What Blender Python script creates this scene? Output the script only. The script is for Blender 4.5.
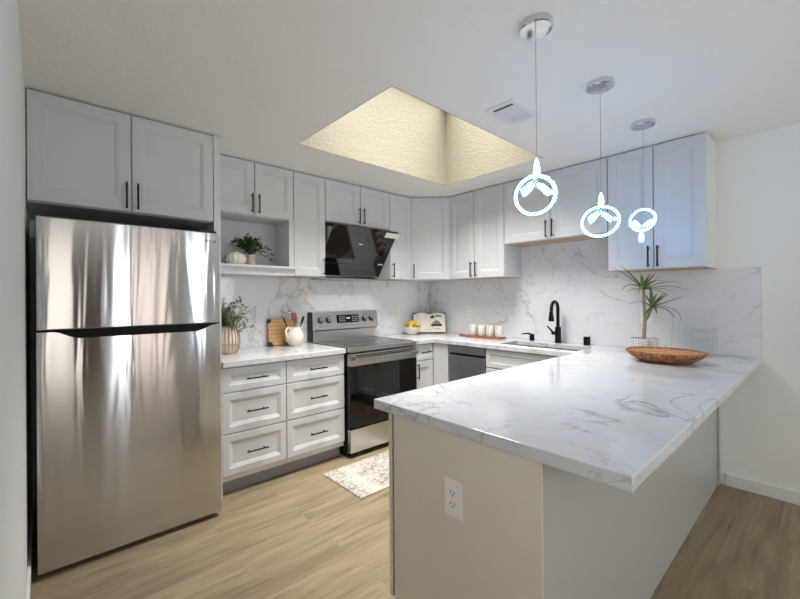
import bpy, bmesh, math, random
from mathutils import Vector, Matrix
random.seed(7)
PI = math.pi
for o in list(bpy.data.objects):
    bpy.data.objects.remove(o)
S = bpy.context.scene
C = S.collection

# ------------------------------------------------------------------ camera
cam = bpy.data.cameras.new('camera')
cam.sensor_width = 36.0
cam.lens = 387.97 / 800 * 36.0
cam.shift_x = (400 - 375.06) / 800
cam.shift_y = -(299.5 - 297.37) / 800
cam.clip_start = 0.01
co = bpy.data.objects.new('camera', cam)
C.objects.link(co)
yaw, pitch, roll = 0.8656, 0.0004, -0.0075
f = Vector((math.cos(pitch)*math.cos(yaw), math.cos(pitch)*math.sin(yaw), math.sin(pitch)))
r = f.cross(Vector((0, 0, 1))).normalized()
u = r.cross(f)
r2 = math.cos(roll)*r + math.sin(roll)*u
u2 = -math.sin(roll)*r + math.cos(roll)*u
M = Matrix.Identity(4)
for i in range(3):
    M[i][0], M[i][1], M[i][2] = r2[i], u2[i], -f[i]
M.translation = Vector((-3.6398, -3.2584, 1.3359))
co.matrix_world = M
S.camera = co

# ------------------------------------------------------------------ world, light, exposure
S.view_settings.view_transform = 'Standard'
S.view_settings.look = 'None'
S.view_settings.gamma = 1.0
S.view_settings.exposure = 0.88
S.cycles.use_denoising = True
S.cycles.max_bounces = 12
S.cycles.diffuse_bounces = 8
S.cycles.sample_clamp_indirect = 6.0
W = bpy.data.worlds.new('sky'); S.world = W; W.use_nodes = True
W.node_tree.nodes['Background'].inputs[0].default_value = (0.75, 0.86, 1.0, 1)
W.node_tree.nodes['Background'].inputs[1].default_value = 1.5

H = 2.417          # ceiling height
BACK = -6.3        # far wall behind the camera
LEFT = -3.71
PENDANT = 17.0
SKYL = 0.1
WIN = 3.6
FILL_LEFT = 1.7

def area(name, loc, rot, sx, sy, power, col):
    l = bpy.data.lights.new(name, 'AREA'); l.shape = 'RECTANGLE'
    l.size, l.size_y, l.energy, l.color = sx, sy, power, col
    o = bpy.data.objects.new(name, l); C.objects.link(o)
    o.location = loc; o.rotation_euler = rot
    return o
# daylight falling through the skylight shaft
sl = area('skylight_daylight', (-1.475, -1.325, 3.22), (0, 0, 0), 1.5, 0.88, 44, (1.0, 0.97, 0.93))
sl.data.spread = math.radians(112)

# ------------------------------------------------------------------ materials
def L(c):      # sRGB 0-255 to linear
    return tuple(((x/255)/12.92 if x/255 <= 0.04045 else ((x/255+0.055)/1.055)**2.4) for x in c) + (1,)

class Mt:
    def __init__(s, name):
        s.m = bpy.data.materials.new(name); s.m.use_nodes = True
        s.t = s.m.node_tree; s.n = s.t.nodes; s.b = s.n['Principled BSDF']
        s.out = s.n['Material Output']
    def N(s, typ, **kw):
        n = s.n.new(typ)
        for k, v in kw.items():
            if k in n.inputs: n.inputs[k].default_value = v
            else: setattr(n, k, v)
        return n
    def k(s, a, b): s.t.links.new(a, b)
    def set(s, **kw):
        for k, v in kw.items(): s.b.inputs[k.replace('_', ' ')].default_value = v
        return s
    def ramp(s, src, stops, interp='LINEAR'):
        r = s.n.new('ShaderNodeValToRGB'); cr = r.color_ramp; cr.interpolation = interp
        while len(cr.elements) < len(stops): cr.elements.new(0.5)
        for e, (p, c) in zip(cr.elements, stops):
            e.position = p; e.color = c if len(c) == 4 else tuple(c) + (1,)
        s.k(src, r.inputs[0]); return r.outputs[0]
    def math(s, op, a, b=None, c=None):
        n = s.n.new('ShaderNodeMath'); n.operation = op
        for i, x in enumerate((a, b, c)):
            if x is None: continue
            if isinstance(x, (int, float)): n.inputs[i].default_value = x
            else: s.k(x, n.inputs[i])
        return n.outputs[0]
    def mix(s, fac, a, b, mode='MIX'):
        n = s.n.new('ShaderNodeMix'); n.data_type = 'RGBA'; n.blend_type = mode
        for i, x in ((0, fac), (6, a), (7, b)):
            if isinstance(x, (int, float)): n.inputs[i].default_value = x
            elif isinstance(x, tuple): n.inputs[i].default_value = x
            else: s.k(x, n.inputs[i])
        return n.outputs[2]
    def coord(s, scale=(1, 1, 1), kind='Object', loc=(0, 0, 0), rot=(0, 0, 0)):
        t = s.n.new('ShaderNodeTexCoord'); m = s.n.new('ShaderNodeMapping')
        m.inputs['Scale'].default_value = scale; m.inputs['Location'].default_value = loc
        m.inputs['Rotation'].default_value = rot
        s.k(t.outputs[kind], m.inputs[0]); return m.outputs[0]
    def noise(s, vec, scale, detail=4, rough=0.5, dist=0.0):
        n = s.n.new('ShaderNodeTexNoise')
        n.inputs['Scale'].default_value = scale; n.inputs['Detail'].default_value = detail
        n.inputs['Roughness'].default_value = rough; n.inputs['Distortion'].default_value = dist
        if vec is not None: s.k(vec, n.inputs['Vector'])
        return n
    def bump(s, h, strength=0.2, dist=0.01):
        b = s.n.new('ShaderNodeBump'); b.inputs['Strength'].default_value = strength
        b.inputs['Distance'].default_value = dist
        s.k(h, b.inputs['Height']); s.k(b.outputs[0], s.b.inputs['Normal']); return b

def plain(name, col, rough=0.5, metal=0.0, spec=0.5, bump=None, **kw):
    m = Mt(name)
    v = m.noise(m.coord(), 9, 3)
    c = L(col) if max(col) > 1.01 or len(col) == 3 else col
    dark = tuple(x*0.93 for x in c[:3]) + (1,)
    m.k(m.mix(v.outputs[0], dark, c), m.b.inputs['Base Color'])
    m.b.inputs['Roughness'].default_value = rough; m.b.inputs['Metallic'].default_value = metal
    m.b.inputs['Specular IOR Level'].default_value = spec
    if bump:
        n = m.noise(m.coord(), bump[0], 3); m.bump(n.outputs[0], bump[1], bump[2])
    for k, x in kw.items(): m.b.inputs[k.replace('_', ' ')].default_value = x
    return m.m

def emit(name, col, strength):
    m = Mt(name); m.set(Base_Color=(0.8, 0.8, 0.8, 1), Emission_Color=tuple(col)+(1,), Emission_Strength=strength)
    return m.m

MAT = {}
MAT['cab'] = plain('grey_cabinet_paint', (205, 207, 209), 0.38)
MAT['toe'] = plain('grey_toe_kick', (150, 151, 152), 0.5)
MAT['carcass'] = plain('cabinet_side_paint', (213, 215, 216), 0.45)
MAT['underside'] = plain('birch_cabinet_underside', (190, 165, 135), 0.6)
MAT['pen'] = plain('greige_panel_paint', (220, 211, 196), 0.33)
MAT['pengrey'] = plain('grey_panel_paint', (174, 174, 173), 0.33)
MAT['black'] = plain('matte_black_metal', (14, 14, 15), 0.35, 0.6)
MAT['blackplastic'] = plain('black_plastic', (12, 12, 12), 0.4)
MAT['darkgap'] = plain('dark_toe_board', (60, 60, 60), 0.7)
MAT['white'] = plain('white_enamel', (236, 234, 228), 0.35)
MAT['trimwhite'] = plain('white_trim_paint', (225, 226, 226), 0.4)
MAT['chrome'] = plain('polished_chrome', (222, 224, 228), 0.06, 1.0)
MAT['steel_plain'] = plain('satin_steel', (185, 183, 180), 0.28, 1.0)
MAT['hoodglass'] = plain('black_tempered_glass', (7, 7, 8), 0.04, 0.0, 0.6)
MAT['ovenglass'] = plain('black_oven_glass', (9, 9, 10), 0.06, 0.0, 0.5)
MAT['bamboo_dark'] = plain('walnut_brown_wood', (135, 78, 45), 0.5)
MAT['ceramic'] = plain('ivory_ceramic', (240, 233, 218), 0.25)
MAT['leaf'] = plain('sage_green_leaf', (150, 166, 128), 0.55)
MAT['leaf_dark'] = plain('dark_green_leaf', (50, 80, 42), 0.5)
MAT['dracaena'] = plain('dracaena_leaf', (98, 122, 68), 0.4)
MAT['bark'] = plain('grey_brown_bark', (150, 135, 118), 0.8, bump=(90, 0.6, 0.004))
MAT['soil'] = plain('dark_soil', (50, 38, 28), 0.9)
MAT['yellow'] = plain('yellow_orange_peel', (240, 178, 20), 0.4)
MAT['lemon'] = plain('lemon_peel', (226, 200, 60), 0.4)
MAT['lime'] = plain('lime_green_peel', (120, 150, 45), 0.4)
MAT['page'] = plain('cream_page', (238, 232, 218), 0.6)
MAT['bookcover'] = plain('dark_brown_cover', (60, 48, 40), 0.6)
MAT['picture'] = plain('sepia_print', (70, 52, 42), 0.5)
MAT['picture_grey'] = plain('grey_print', (140, 130, 120), 0.5)
MAT['red'] = plain('coral_red_lacquer', (205, 70, 45), 0.4)
MAT['navy'] = plain('navy_lacquer', (40, 50, 90), 0.4)
MAT['ink'] = plain('grey_ink', (75, 75, 80), 0.5)
MAT['sticker'] = plain('white_sticker', (226, 226, 220), 0.5)
MAT['stickerred'] = plain('red_sticker_print', (176, 104, 78), 0.5)
MAT['led'] = emit('led_diffuser', (0.08, 0.40, 1.0), PENDANT)
MAT['display'] = plain('black_display', (10, 10, 12), 0.1)
MAT['digit'] = emit('clock_digits', (0.5, 0.7, 0.9), 0.5)

# textured wall paint
def wallmat(name, col, bs=0.25, sc=70):
    m = Mt(name); v = m.coord()
    n1 = m.noise(v, sc, 4, 0.55, 0.6); n2 = m.noise(v, 1.2, 2)
    c = L(col); d = tuple(x*0.95 for x in c[:3])+(1,)
    m.k(m.mix(n2.outputs[0], d, c), m.b.inputs['Base Color'])
    h = m.ramp(n1.outputs[0], [(0.42, (0, 0, 0)), (0.62, (1, 1, 1))])
    m.bump(h, bs, 0.006); m.set(Roughness=0.75)
    return m.m
MAT['wall'] = wallmat('wall_paint', (230, 232, 231), 0.12, 60)
MAT['ceil'] = wallmat('knockdown_ceiling', (238, 237, 232), 0.22, 26)
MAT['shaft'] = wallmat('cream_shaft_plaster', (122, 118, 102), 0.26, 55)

# quartz with veins: warped ridge lines, grey with gold patches
def quartz(name, rot=(0, 0, 0), scale=1.0, off=(0, 0, 0), dens=0.0, lift=0, vein=0.8):
    m = Mt(name); v = m.coord(scale=(scale,)*3, loc=off, rot=rot)
    def ridge(sc, w, mask_sc, lo, hi, seed, dist=1.4):
        mp = m.n.new('ShaderNodeMapping'); mp.inputs['Location'].default_value = (seed, seed*1.7, seed*0.6)
        m.k(v, mp.inputs[0])
        n = m.noise(mp.outputs[0], sc, 7, 0.58, dist)
        a = m.math('ABSOLUTE', m.math('SUBTRACT', n.outputs[0], 0.5))
        line = m.ramp(a, [(0.0, (1, 1, 1)), (w, (0.25,)*3), (w*3.2, (0, 0, 0))])
        mk = m.noise(mp.outputs[0], mask_sc, 2)
        mm = m.ramp(mk.outputs[0], [(lo, (0, 0, 0)), (hi, (1, 1, 1))])
        return m.mix(1.0, line, mm, 'MULTIPLY')
    a = ridge(1.05, 0.0055, 1.6, 0.42-dens, 0.52-dens, 3.1)
    b = ridge(2.3, 0.0045, 2.2, 0.44-dens, 0.56-dens, 11.7)
    g = m.noise(v, 3.5, 2)
    gold = m.ramp(g.outputs[0], [(0.56, L((138, 138, 142))), (0.66, L((178, 160, 120)))])
    cl = m.noise(v, 1.3, 5, 0.6)
    base = m.ramp(cl.outputs[0], [(0.35, L((196+lift, 198+lift, 202+lift))), (0.65, L((206+lift, 208+lift, 211+lift)))])
    tot = m.math('MINIMUM', m.math('ADD', a, m.math('MULTIPLY', b, 0.7)), 1.0)
    m.k(m.mix(m.math('MULTIPLY', tot, vein), base, gold), m.b.inputs['Base Color'])
    m.set(Roughness=0.09, Specular_IOR_Level=0.5)
    return m.m
MAT['quartz'] = quartz('white_quartz_top', (0, 0, 0.6), 1.25, (0.4, 1.9, 0.0), 0.0)
MAT['splash'] = quartz('white_quartz_backsplash', (0.9, 0.5, 0.4), 0.9, (5.1, 2.2, 1.3), -0.01, 20, 0.7)

# vinyl planks running along X
def planks():
    m = Mt('oak_vinyl_planks'); v = m.coord()
    b = m.n.new('ShaderNodeTexBrick'); m.k(v, b.inputs['Vector'])
    b.offset = 0.37; b.offset_frequency = 2
    b.inputs['Color1'].default_value = (0, 0, 0, 1); b.inputs['Color2'].default_value = (1, 1, 1, 1)
    b.inputs['Mortar'].default_value = (0.5, 0.5, 0.5, 1)
    b.inputs['Scale'].default_value = 1.0; b.inputs['Mortar Size'].default_value = 0.0012
    b.inputs['Mortar Smooth'].default_value = 0.4; b.inputs['Bias'].default_value = 0.0
    b.inputs['Brick Width'].default_value = 1.22; b.inputs['Row Height'].default_value = 0.18
    sx = m.n.new('ShaderNodeSeparateColor'); m.k(b.outputs['Color'], sx.inputs[0])
    # grain coordinates shifted per plank
    mp = m.n.new('ShaderNodeMapping'); mp.inputs['Scale'].default_value = (0.9, 9.0, 1)
    m.k(v, mp.inputs[0])
    sh = m.n.new('ShaderNodeVectorMath'); sh.operation = 'ADD'
    cx = m.n.new('ShaderNodeCombineXYZ')
    m.k(m.math('MULTIPLY', sx.outputs[0], 13.0), cx.inputs[0]); m.k(m.math('MULTIPLY', sx.outputs[0], 7.0), cx.inputs[2])
    m.k(mp.outputs[0], sh.inputs[0]); m.k(cx.outputs[0], sh.inputs[1])
    g = m.noise(sh.outputs[0], 2.6, 8, 0.62, 0.35)
    g2 = m.noise(sh.outputs[0], 0.9, 3, 0.5, 0.7)
    c1 = m.ramp(g.outputs[0], [(0.26, L((104, 91, 72))), (0.42, L((134, 120, 97))), (0.56, L((146, 133, 108))), (0.74, L((162, 150, 126)))])
    c2 = m.ramp(g2.outputs[0], [(0.34, (0.80, 0.78, 0.76)), (0.5, (0.97, 0.97, 0.97)), (0.66, (1.04, 1.02, 1.0))])
    c = m.mix(1.0, c1, c2, 'MULTIPLY')
    tone = m.ramp(sx.outputs[0], [(0.0, (0.92, 0.91, 0.90)), (1.0, (1.02, 1.01, 1.0))])
    c = m.mix(1.0, c, tone, 'MULTIPLY')
    c = m.mix(m.math('MULTIPLY', b.outputs['Fac'], 0.35), c, L((96, 80, 62)))
    m.k(c, m.b.inputs['Base Color'])
    m.set(Roughness=0.42, Specular_IOR_Level=0.35)
    m.bump(g.outputs[0], 0.08, 0.002)
    return m.m
MAT['floor'] = planks()

def brushed(name, col, rough=0.26, aniso=0.85, wave=0.0, rot=0.0):
    m = Mt(name)
    v = m.coord((2, 2, 260))
    n = m.noise(v, 1.0, 2)
    c = L(col); d = tuple(x*0.94 for x in c[:3])+(1,)
    m.k(m.mix(n.outputs[0], d, c), m.b.inputs['Base Color'])
    m.set(Metallic=1.0, Roughness=rough, Anisotropic=aniso, Anisotropic_Rotation=rot)
    t = m.n.new('ShaderNodeTangent'); t.direction_type = 'RADIAL'; t.axis = 'Z'
    m.k(t.outputs[0], m.b.inputs['Tangent'])
    if wave:
        w = m.noise(m.coord((1.0, 1.0, 0.12)), 9.0, 2, 0.5, 0.5)
        m.bump(w.outputs[0], 1.0, wave)
    return m.m
MAT['fridge'] = brushed('brushed_fridge_steel', (202, 202, 204), 0.13, 1.0, 0.0016, 0.25)
MAT['steel'] = brushed('brushed_steel', (196, 194, 190), 0.28, 0.7, 0.0)
MAT['darksteel'] = brushed('dark_stainless', (176, 176, 180), 0.42, 0.5, 0.0)
MAT['sink'] = brushed('sink_steel', (84, 84, 86), 0.35, 0.3, 0.0)

def wicker(name, c1, c2, sc):
    m = Mt(name)
    w = m.n.new('ShaderNodeTexWave'); w.wave_type = 'BANDS'; w.bands_direction = 'Z'
    w.inputs['Scale'].default_value = sc; w.inputs['Distortion'].default_value = 1.2
    w.inputs['Detail'].default_value = 2; w.inputs['Detail Scale'].default_value = 6
    m.k(m.coord(), w.inputs['Vector'])
    n = m.noise(m.coord(), 60, 3)
    f = m.math('MULTIPLY', m.math('ADD', w.outputs['Fac'], n.outputs[0]), 0.5)
    m.k(m.ramp(f, [(0.25, L(c1)), (0.7, L(c2))]), m.b.inputs['Base Color'])
    m.bump(f, 0.8, 0.006); m.set(Roughness=0.65)
    return m.m
def weave():
    m = Mt('woven_brown_wicker')
    v = m.coord()
    vo = m.n.new('ShaderNodeTexVoronoi'); vo.inputs['Scale'].default_value = 95; m.k(m.coord((1, 1, 1.8)), vo.inputs['Vector'])
    n = m.noise(v, 30, 4, 0.6)
    f_ = m.math('MULTIPLY', m.math('ADD', m.math('SUBTRACT', 1.0, vo.outputs['Distance']), n.outputs[0]), 0.55)
    m.k(m.ramp(f_, [(0.30, L((74, 42, 24))), (0.52, L((140, 88, 52))), (0.74, L((196, 142, 94)))]), m.b.inputs['Base Color'])
    m.bump(f_, 1.0, 0.006); m.set(Roughness=0.6)
    return m.m
MAT['wicker'] = weave()
MAT['wickerin'] = wicker('tan_coiled_wicker', (158, 108, 70), (206, 158, 112), 30)
MAT['rattan'] = wicker('natural_rattan', (165, 130, 98), (216, 188, 156), 90)

def bamboo():
    m = Mt('bamboo_board')
    n = m.noise(m.coord((3, 3, 60)), 2.0, 4)
    w = m.n.new('ShaderNodeTexWave'); w.bands_direction = 'Z'; w.inputs['Scale'].default_value = 9
    w.inputs['Distortion'].default_value = 0.3; m.k(m.coord(), w.inputs['Vector'])
    f = m.math('MULTIPLY', m.math('ADD', w.outputs['Fac'], n.outputs[0]), 0.5)
    m.k(m.ramp(f, [(0.0, L((170, 126, 80))), (1.0, L((204, 164, 114)))]), m.b.inputs['Base Color'])
    m.set(Roughness=0.5); return m.m
MAT['bamboo'] = bamboo()

def tray_wood():
    m = Mt('reddish_acacia_wood')
    n = m.noise(m.coord((20, 2, 20)), 3.0, 4)
    m.k(m.ramp(n.outputs[0], [(0.3, L((112, 60, 44))), (0.7, L((160, 100, 80)))]), m.b.inputs['Base Color'])
    m.set(Roughness=0.4); return m.m
MAT['acacia'] = tray_wood()

def pattern_pot(name, base, ink, sc, thr):
    m = Mt(name)
    v = m.n.new('ShaderNodeTexVoronoi'); v.feature = 'DISTANCE_TO_EDGE'; v.inputs['Scale'].default_value = sc
    v.inputs['Randomness'].default_value = 0.25
    m.k(m.coord(), v.inputs['Vector'])
    m.k(m.ramp(v.outputs['Distance'], [(thr, L(ink)), (thr+0.05, L(base))]), m.b.inputs['Base Color'])
    m.bump(v.outputs['Distance'], 0.3, 0.004); m.set(Roughness=0.4)
    return m.m
MAT['mug'] = pattern_pot('patterned_glaze', (240, 238, 230), (186, 183, 170), 48, 0.05)
MAT['mug2'] = pattern_pot('fine_patterned_glaze', (240, 238, 230), (190, 187, 176), 80, 0.06)
MAT['pot'] = pattern_pot('white_lattice_glaze', (226, 225, 222), (142, 142, 144), 60, 0.05)
MAT['speckpot'] = pattern_pot('speckled_pot_glaze', (226, 222, 212), (170, 150, 132), 70, 0.16)

def rugmat():
    m = Mt('distressed_rug'); v = m.coord()
    vo = m.n.new('ShaderNodeTexVoronoi'); vo.feature = 'DISTANCE_TO_EDGE'; vo.inputs['Scale'].default_value = 26
    m.k(m.coord((1, 1, 1)), vo.inputs['Vector'])
    n = m.noise(v, 40, 5, 0.7); n2 = m.noise(v, 5, 3)
    a = m.ramp(vo.outputs['Distance'], [(0.04, (1, 1, 1)), (0.14, (0, 0, 0))])
    k = m.math('MULTIPLY', m.math('ADD', a, n.outputs[0]), m.ramp(n2.outputs[0], [(0.36, (0.2,)*3), (0.62, (0.8,)*3)]))
    m.k(m.ramp(k, [(0.1, L((190, 186, 176))), (0.45, L((172, 167, 158))), (0.95, L((134, 128, 126)))]), m.b.inputs['Base Color'])
    m.bump(n.outputs[0], 0.5, 0.006); m.set(Roughness=0.95)
    return m.m
MAT['rug'] = rugmat()

def acrylic():
    m = Mt('clear_acrylic'); m.set(Base_Color=(0.97, 0.99, 1, 1), Roughness=0.02, Transmission_Weight=1.0, IOR=1.3)
    tr = m.n.new('ShaderNodeBsdfTransparent'); mx = m.n.new('ShaderNodeMixShader'); mx.inputs[0].default_value = 0.6
    m.k(tr.outputs[0], mx.inputs[1]); m.k(m.b.outputs[0], mx.inputs[2]); m.k(mx.outputs[0], m.out.inputs[0])
    return m.m
MAT['acrylic'] = acrylic()
def ringshow(): return MAT['chrome']
def blindmat(col, st, slat=None):  # shared by daylit panes and the added fill panels
    m = Mt('daylit_or_fill_pane'); m.set(Base_Color=(0.7, 0.7, 0.7, 1))
    if slat:
        w = m.n.new('ShaderNodeTexWave'); w.bands_direction = 'Z'; w.inputs['Scale'].default_value = slat
        m.k(m.coord(), w.inputs['Vector'])
        m.k(m.mix(w.outputs['Fac'], tuple(x*0.55 for x in col)+(1,), tuple(col)+(1,)), m.b.inputs['Emission Color'])
    else: m.b.inputs['Emission Color'].default_value = tuple(col)+(1,)
    m.b.inputs['Emission Strength'].default_value = st
    return m.m

# ------------------------------------------------------------------ mesh helpers
class B:
    def __init__(s): s.bm = bmesh.new(); s.X = Matrix.Identity(4)
    def v(s, p): return s.bm.verts.new(s.X @ Vector(p))
    def face(s, vs):
        try: return s.bm.faces.new(vs)
        except ValueError: return None
    def box(s, x0, x1, y0, y1, z0, z1, bev=0.0):
        t = B() if bev else s
        X = s.X if bev else s.X
        vs = [s.bm.verts.new(s.X @ Vector((x, y, z))) for x in (x0, x1) for y in (y0, y1) for z in (z0, z1)]
        idx = [(0, 1, 3, 2), (4, 6, 7, 5), (0, 4, 5, 1), (2, 3, 7, 6), (0, 2, 6, 4), (1, 5, 7, 3)]
        fs = [s.bm.faces.new([vs[i] for i in q]) for q in idx]
        if bev:
            es = list({e for q in fs for e in q.edges})
            bmesh.ops.bevel(s.bm, geom=es, offset=bev, segments=2, profile=0.6, affect='EDGES')
        return s
    def tube(s, pts, rad, seg=10, caps=True, closed=False):
        pts = [Vector(p) for p in pts]; n = len(pts)
        rads = rad if isinstance(rad, (list, tuple)) else [rad]*n
        rings = []; prev = None
        for i, p in enumerate(pts):
            if closed: d = pts[(i+1) % n] - pts[i-1]
            else: d = pts[min(i+1, n-1)] - pts[max(i-1, 0)]
            d.normalize()
            if prev is None:
                a = d.orthogonal().normalized()
            else:
                a = prev - d*prev.dot(d)
                a = a.normalized() if a.length > 1e-6 else d.orthogonal().normalized()
            prev = a; b = d.cross(a)
            rings.append([s.v(p + (a*math.cos(t)+b*math.sin(t))*rads[i]) for t in [2*PI*k/seg for k in range(seg)]])
        m = n if closed else n-1
        for i in range(m):
            A, Bq = rings[i], rings[(i+1) % n]
            for k in range(seg):
                s.face([A[k], A[(k+1) % seg], Bq[(k+1) % seg], Bq[k]])
        if caps and not closed:
            s.face(rings[0][::-1]); s.face(rings[-1])
        return s
    def lathe(s, prof, c=(0, 0, 0), seg=28, sx=1, sy=1, ribs=0, ribamp=0.0):
        rings = []
        for (rr, z) in prof:
            if rr < 1e-6: rings.append([s.v((c[0], c[1], c[2]+z))]); continue
            ring = []
            for k in range(seg):
                t = 2*PI*k/seg
                q = rr*(1+ribamp*math.cos(ribs*t)) if ribs else rr
                ring.append(s.v((c[0]+sx*q*math.cos(t), c[1]+sy*q*math.sin(t), c[2]+z)))
            rings.append(ring)
        for A, Q in zip(rings, rings[1:]):
            if len(A) == 1 and len(Q) == 1: continue
            for k in range(seg):
                k2 = (k+1) % seg
                if len(A) == 1: s.face([A[0], Q[k2], Q[k]])
                elif len(Q) == 1: s.face([A[k], A[k2], Q[0]])
                else: s.face([A[k], A[k2], Q[k2], Q[k]])
        return s
    def prism(s, pts, z0, z1):
        a = [s.v((x, y, z0)) for x, y in pts]; b = [s.v((x, y, z1)) for x, y in pts]
        s.face(a[::-1]); s.face(b)
        for i in range(len(pts)):
            j = (i+1) % len(pts); s.face([a[i], a[j], b[j], b[i]])
        return s
    def rings(s, x0, x1, z0, z1, prof, yback):
        """front panel facing -y: nested rectangles; prof = [(inset, y)], closed behind at yback"""
        def rect(i, y): return [s.v((x0+i, y, z0+i)), s.v((x1-i, y, z0+i)), s.v((x1-i, y, z1-i)), s.v((x0+i, y, z1-i))]
        R = [rect(0, yback)] + [rect(i, y) for i, y in prof]
        s.face(R[0][::-1])
        for A, Q in zip(R, R[1:]):
            for k in range(4): s.face([A[k], A[(k+1) % 4], Q[(k+1) % 4], Q[k]])
        s.face(R[-1])
        return s
    def build(s, name, mat, parent=None, smooth=False, bevel=0.0, loc=None):
        bm = s.bm
        bmesh.ops.recalc_face_normals(bm, faces=bm.faces)
        me = bpy.data.meshes.new(name); bm.to_mesh(me); bm.free()
        o = bpy.data.objects.new(name, me); C.objects.link(o)
        mats = mat if isinstance(mat, (list, tuple)) else [mat]
        for q in mats: me.materials.append(MAT[q] if isinstance(q, str) else q)
        if smooth:
            for p in me.polygons: p.use_smooth = True
            me.set_sharp_from_angle(angle=math.radians(40))
        if bevel:
            md = o.modifiers.new('bevel', 'BEVEL'); md.width = bevel; md.segments = 2
            md.limit_method = 'ANGLE'; md.angle_limit = math.radians(40)
        if parent: o.parent = parent
        if loc: o.location = loc
        return o

def tag(o, label, cat, group=None):
    o['label'] = label; o['category'] = cat
    if group: o['group'] = group
    return o
def thing(name, label, cat, loc=(0, 0, 0), rz=0.0, group=None):
    o = bpy.data.objects.new(name, None); C.objects.link(o); o.empty_display_size = 0.1
    o.location = loc; o.rotation_euler = (0, 0, rz)
    return tag(o, label, cat, group)
def struct(o): o['kind'] = 'structure'; return o

def cells(xs, ys, inside, z0, z1):
    b = B(); V = {}
    def g(i, j, k):
        if (i, j, k) not in V: V[i, j, k] = b.v((xs[i], ys[j], (z0, z1)[k]))
        return V[i, j, k]
    ins = lambda i, j: 0 <= i < len(xs)-1 and 0 <= j < len(ys)-1 and inside((xs[i]+xs[i+1])/2, (ys[j]+ys[j+1])/2)
    for i in range(len(xs)-1):
        for j in range(len(ys)-1):
            if not ins(i, j): continue
            b.face([g(i, j, 1), g(i+1, j, 1), g(i+1, j+1, 1), g(i, j+1, 1)])
            b.face([g(i, j, 0), g(i, j+1, 0), g(i+1, j+1, 0), g(i+1, j, 0)])
            for (di, dj, a, c) in ((-1, 0, (i, j), (i, j+1)), (1, 0, (i+1, j), (i+1, j+1)), (0, -1, (i, j), (i+1, j)), (0, 1, (i, j+1), (i+1, j+1))):
                if not ins(i+di, j+dj): b.face([g(*a, 0), g(*c, 0), g(*c, 1), g(*a, 1)])
    bmesh.ops.recalc_face_normals(b.bm, faces=b.bm.faces)
    bmesh.ops.dissolve_limit(b.bm, angle_limit=0.01, verts=b.bm.verts, edges=b.bm.edges)
    return b

def text_mesh(name, body, size, mat, parent, loc, rot, extrude=0.0006, cat=None):
    cu = bpy.data.curves.new(name, 'FONT'); cu.body = body; cu.size = size; cu.extrude = extrude
    cu.align_x = 'CENTER'; cu.align_y = 'CENTER'
    t = bpy.data.objects.new(name, cu); C.objects.link(t)
    dg = bpy.context.evaluated_depsgraph_get()
    me = bpy.data.meshes.new_from_object(t.evaluated_get(dg))
    bpy.data.objects.remove(t); bpy.data.curves.remove(cu)
    o = bpy.data.objects.new(name, me); C.objects.link(o); me.materials.clear(); me.materials.append(MAT[mat])
    o.location = loc; o.rotation_euler = rot
    if parent: o.parent = parent
    return o

# ------------------------------------------------------------------ the room
XR, YB = 0.0, 0.0
struct(B().box(LEFT-0.1, 0.1, BACK-0.1, 0.1, -0.08, 0).build('floor', 'floor'))
SK = (-2.285, -0.67, -1.81, -0.845)       # skylight opening x0 x1 y0 y1
struct(cells([LEFT-0.1, SK[0], SK[1], 0.1], [BACK-0.1, SK[2], SK[3], 0.1],
             lambda x, y: not (SK[0] < x < SK[1] and SK[2] < y < SK[3]), H, H+0.08).build('ceiling', 'ceil'))
TOP = 3.3
sh = B()
t = 0.06
sh.box(SK[0]-t, SK[1]+t, SK[3], SK[3]+t, H+0.08, TOP).box(SK[0]-t, SK[1]+t, SK[2]-t, SK[2], H+0.08, TOP)
sh.box(SK[0]-t, SK[0], SK[2], SK[3], H+0.08, TOP).box(SK[1], SK[1]+t, SK[2], SK[3], H+0.08, TOP)
# plaster lining carried down through the ceiling thickness
sh.box(SK[0], SK[1], SK[3]-0.004, SK[3], H, H+0.08).box(SK[0], SK[1], SK[2], SK[2]+0.004, H, H+0.08)
sh.box(SK[0], SK[0]+0.004, SK[2], SK[3], H, H+0.08).box(SK[1]-0.004, SK[1], SK[2], SK[3], H, H+0.08)
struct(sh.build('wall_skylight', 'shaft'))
MAT['skypane'] = blindmat((1.0, 0.95, 0.84), SKYL)
struct(B().box(SK[0]-t, SK[1]+t, SK[2]-t, SK[3]+t, TOP, TOP+0.02).build('window_or_fill_1', 'skypane'))
struct(B().box(LEFT-0.1, 0.1, 0, 0.1, 0, H).build('wall_back', 'wall'))
struct(B().box(0, 0.1, BACK, 0, 0, H).build('wall_right', 'wall'))
struct(B().box(LEFT-0.1, LEFT, BACK, 0, 0, H).build('wall_left', 'wall'))
struct(B().box(LEFT-0.1, 0.1, BACK-0.1, BACK, 0, H).build('wall_front', 'wall'))
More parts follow.
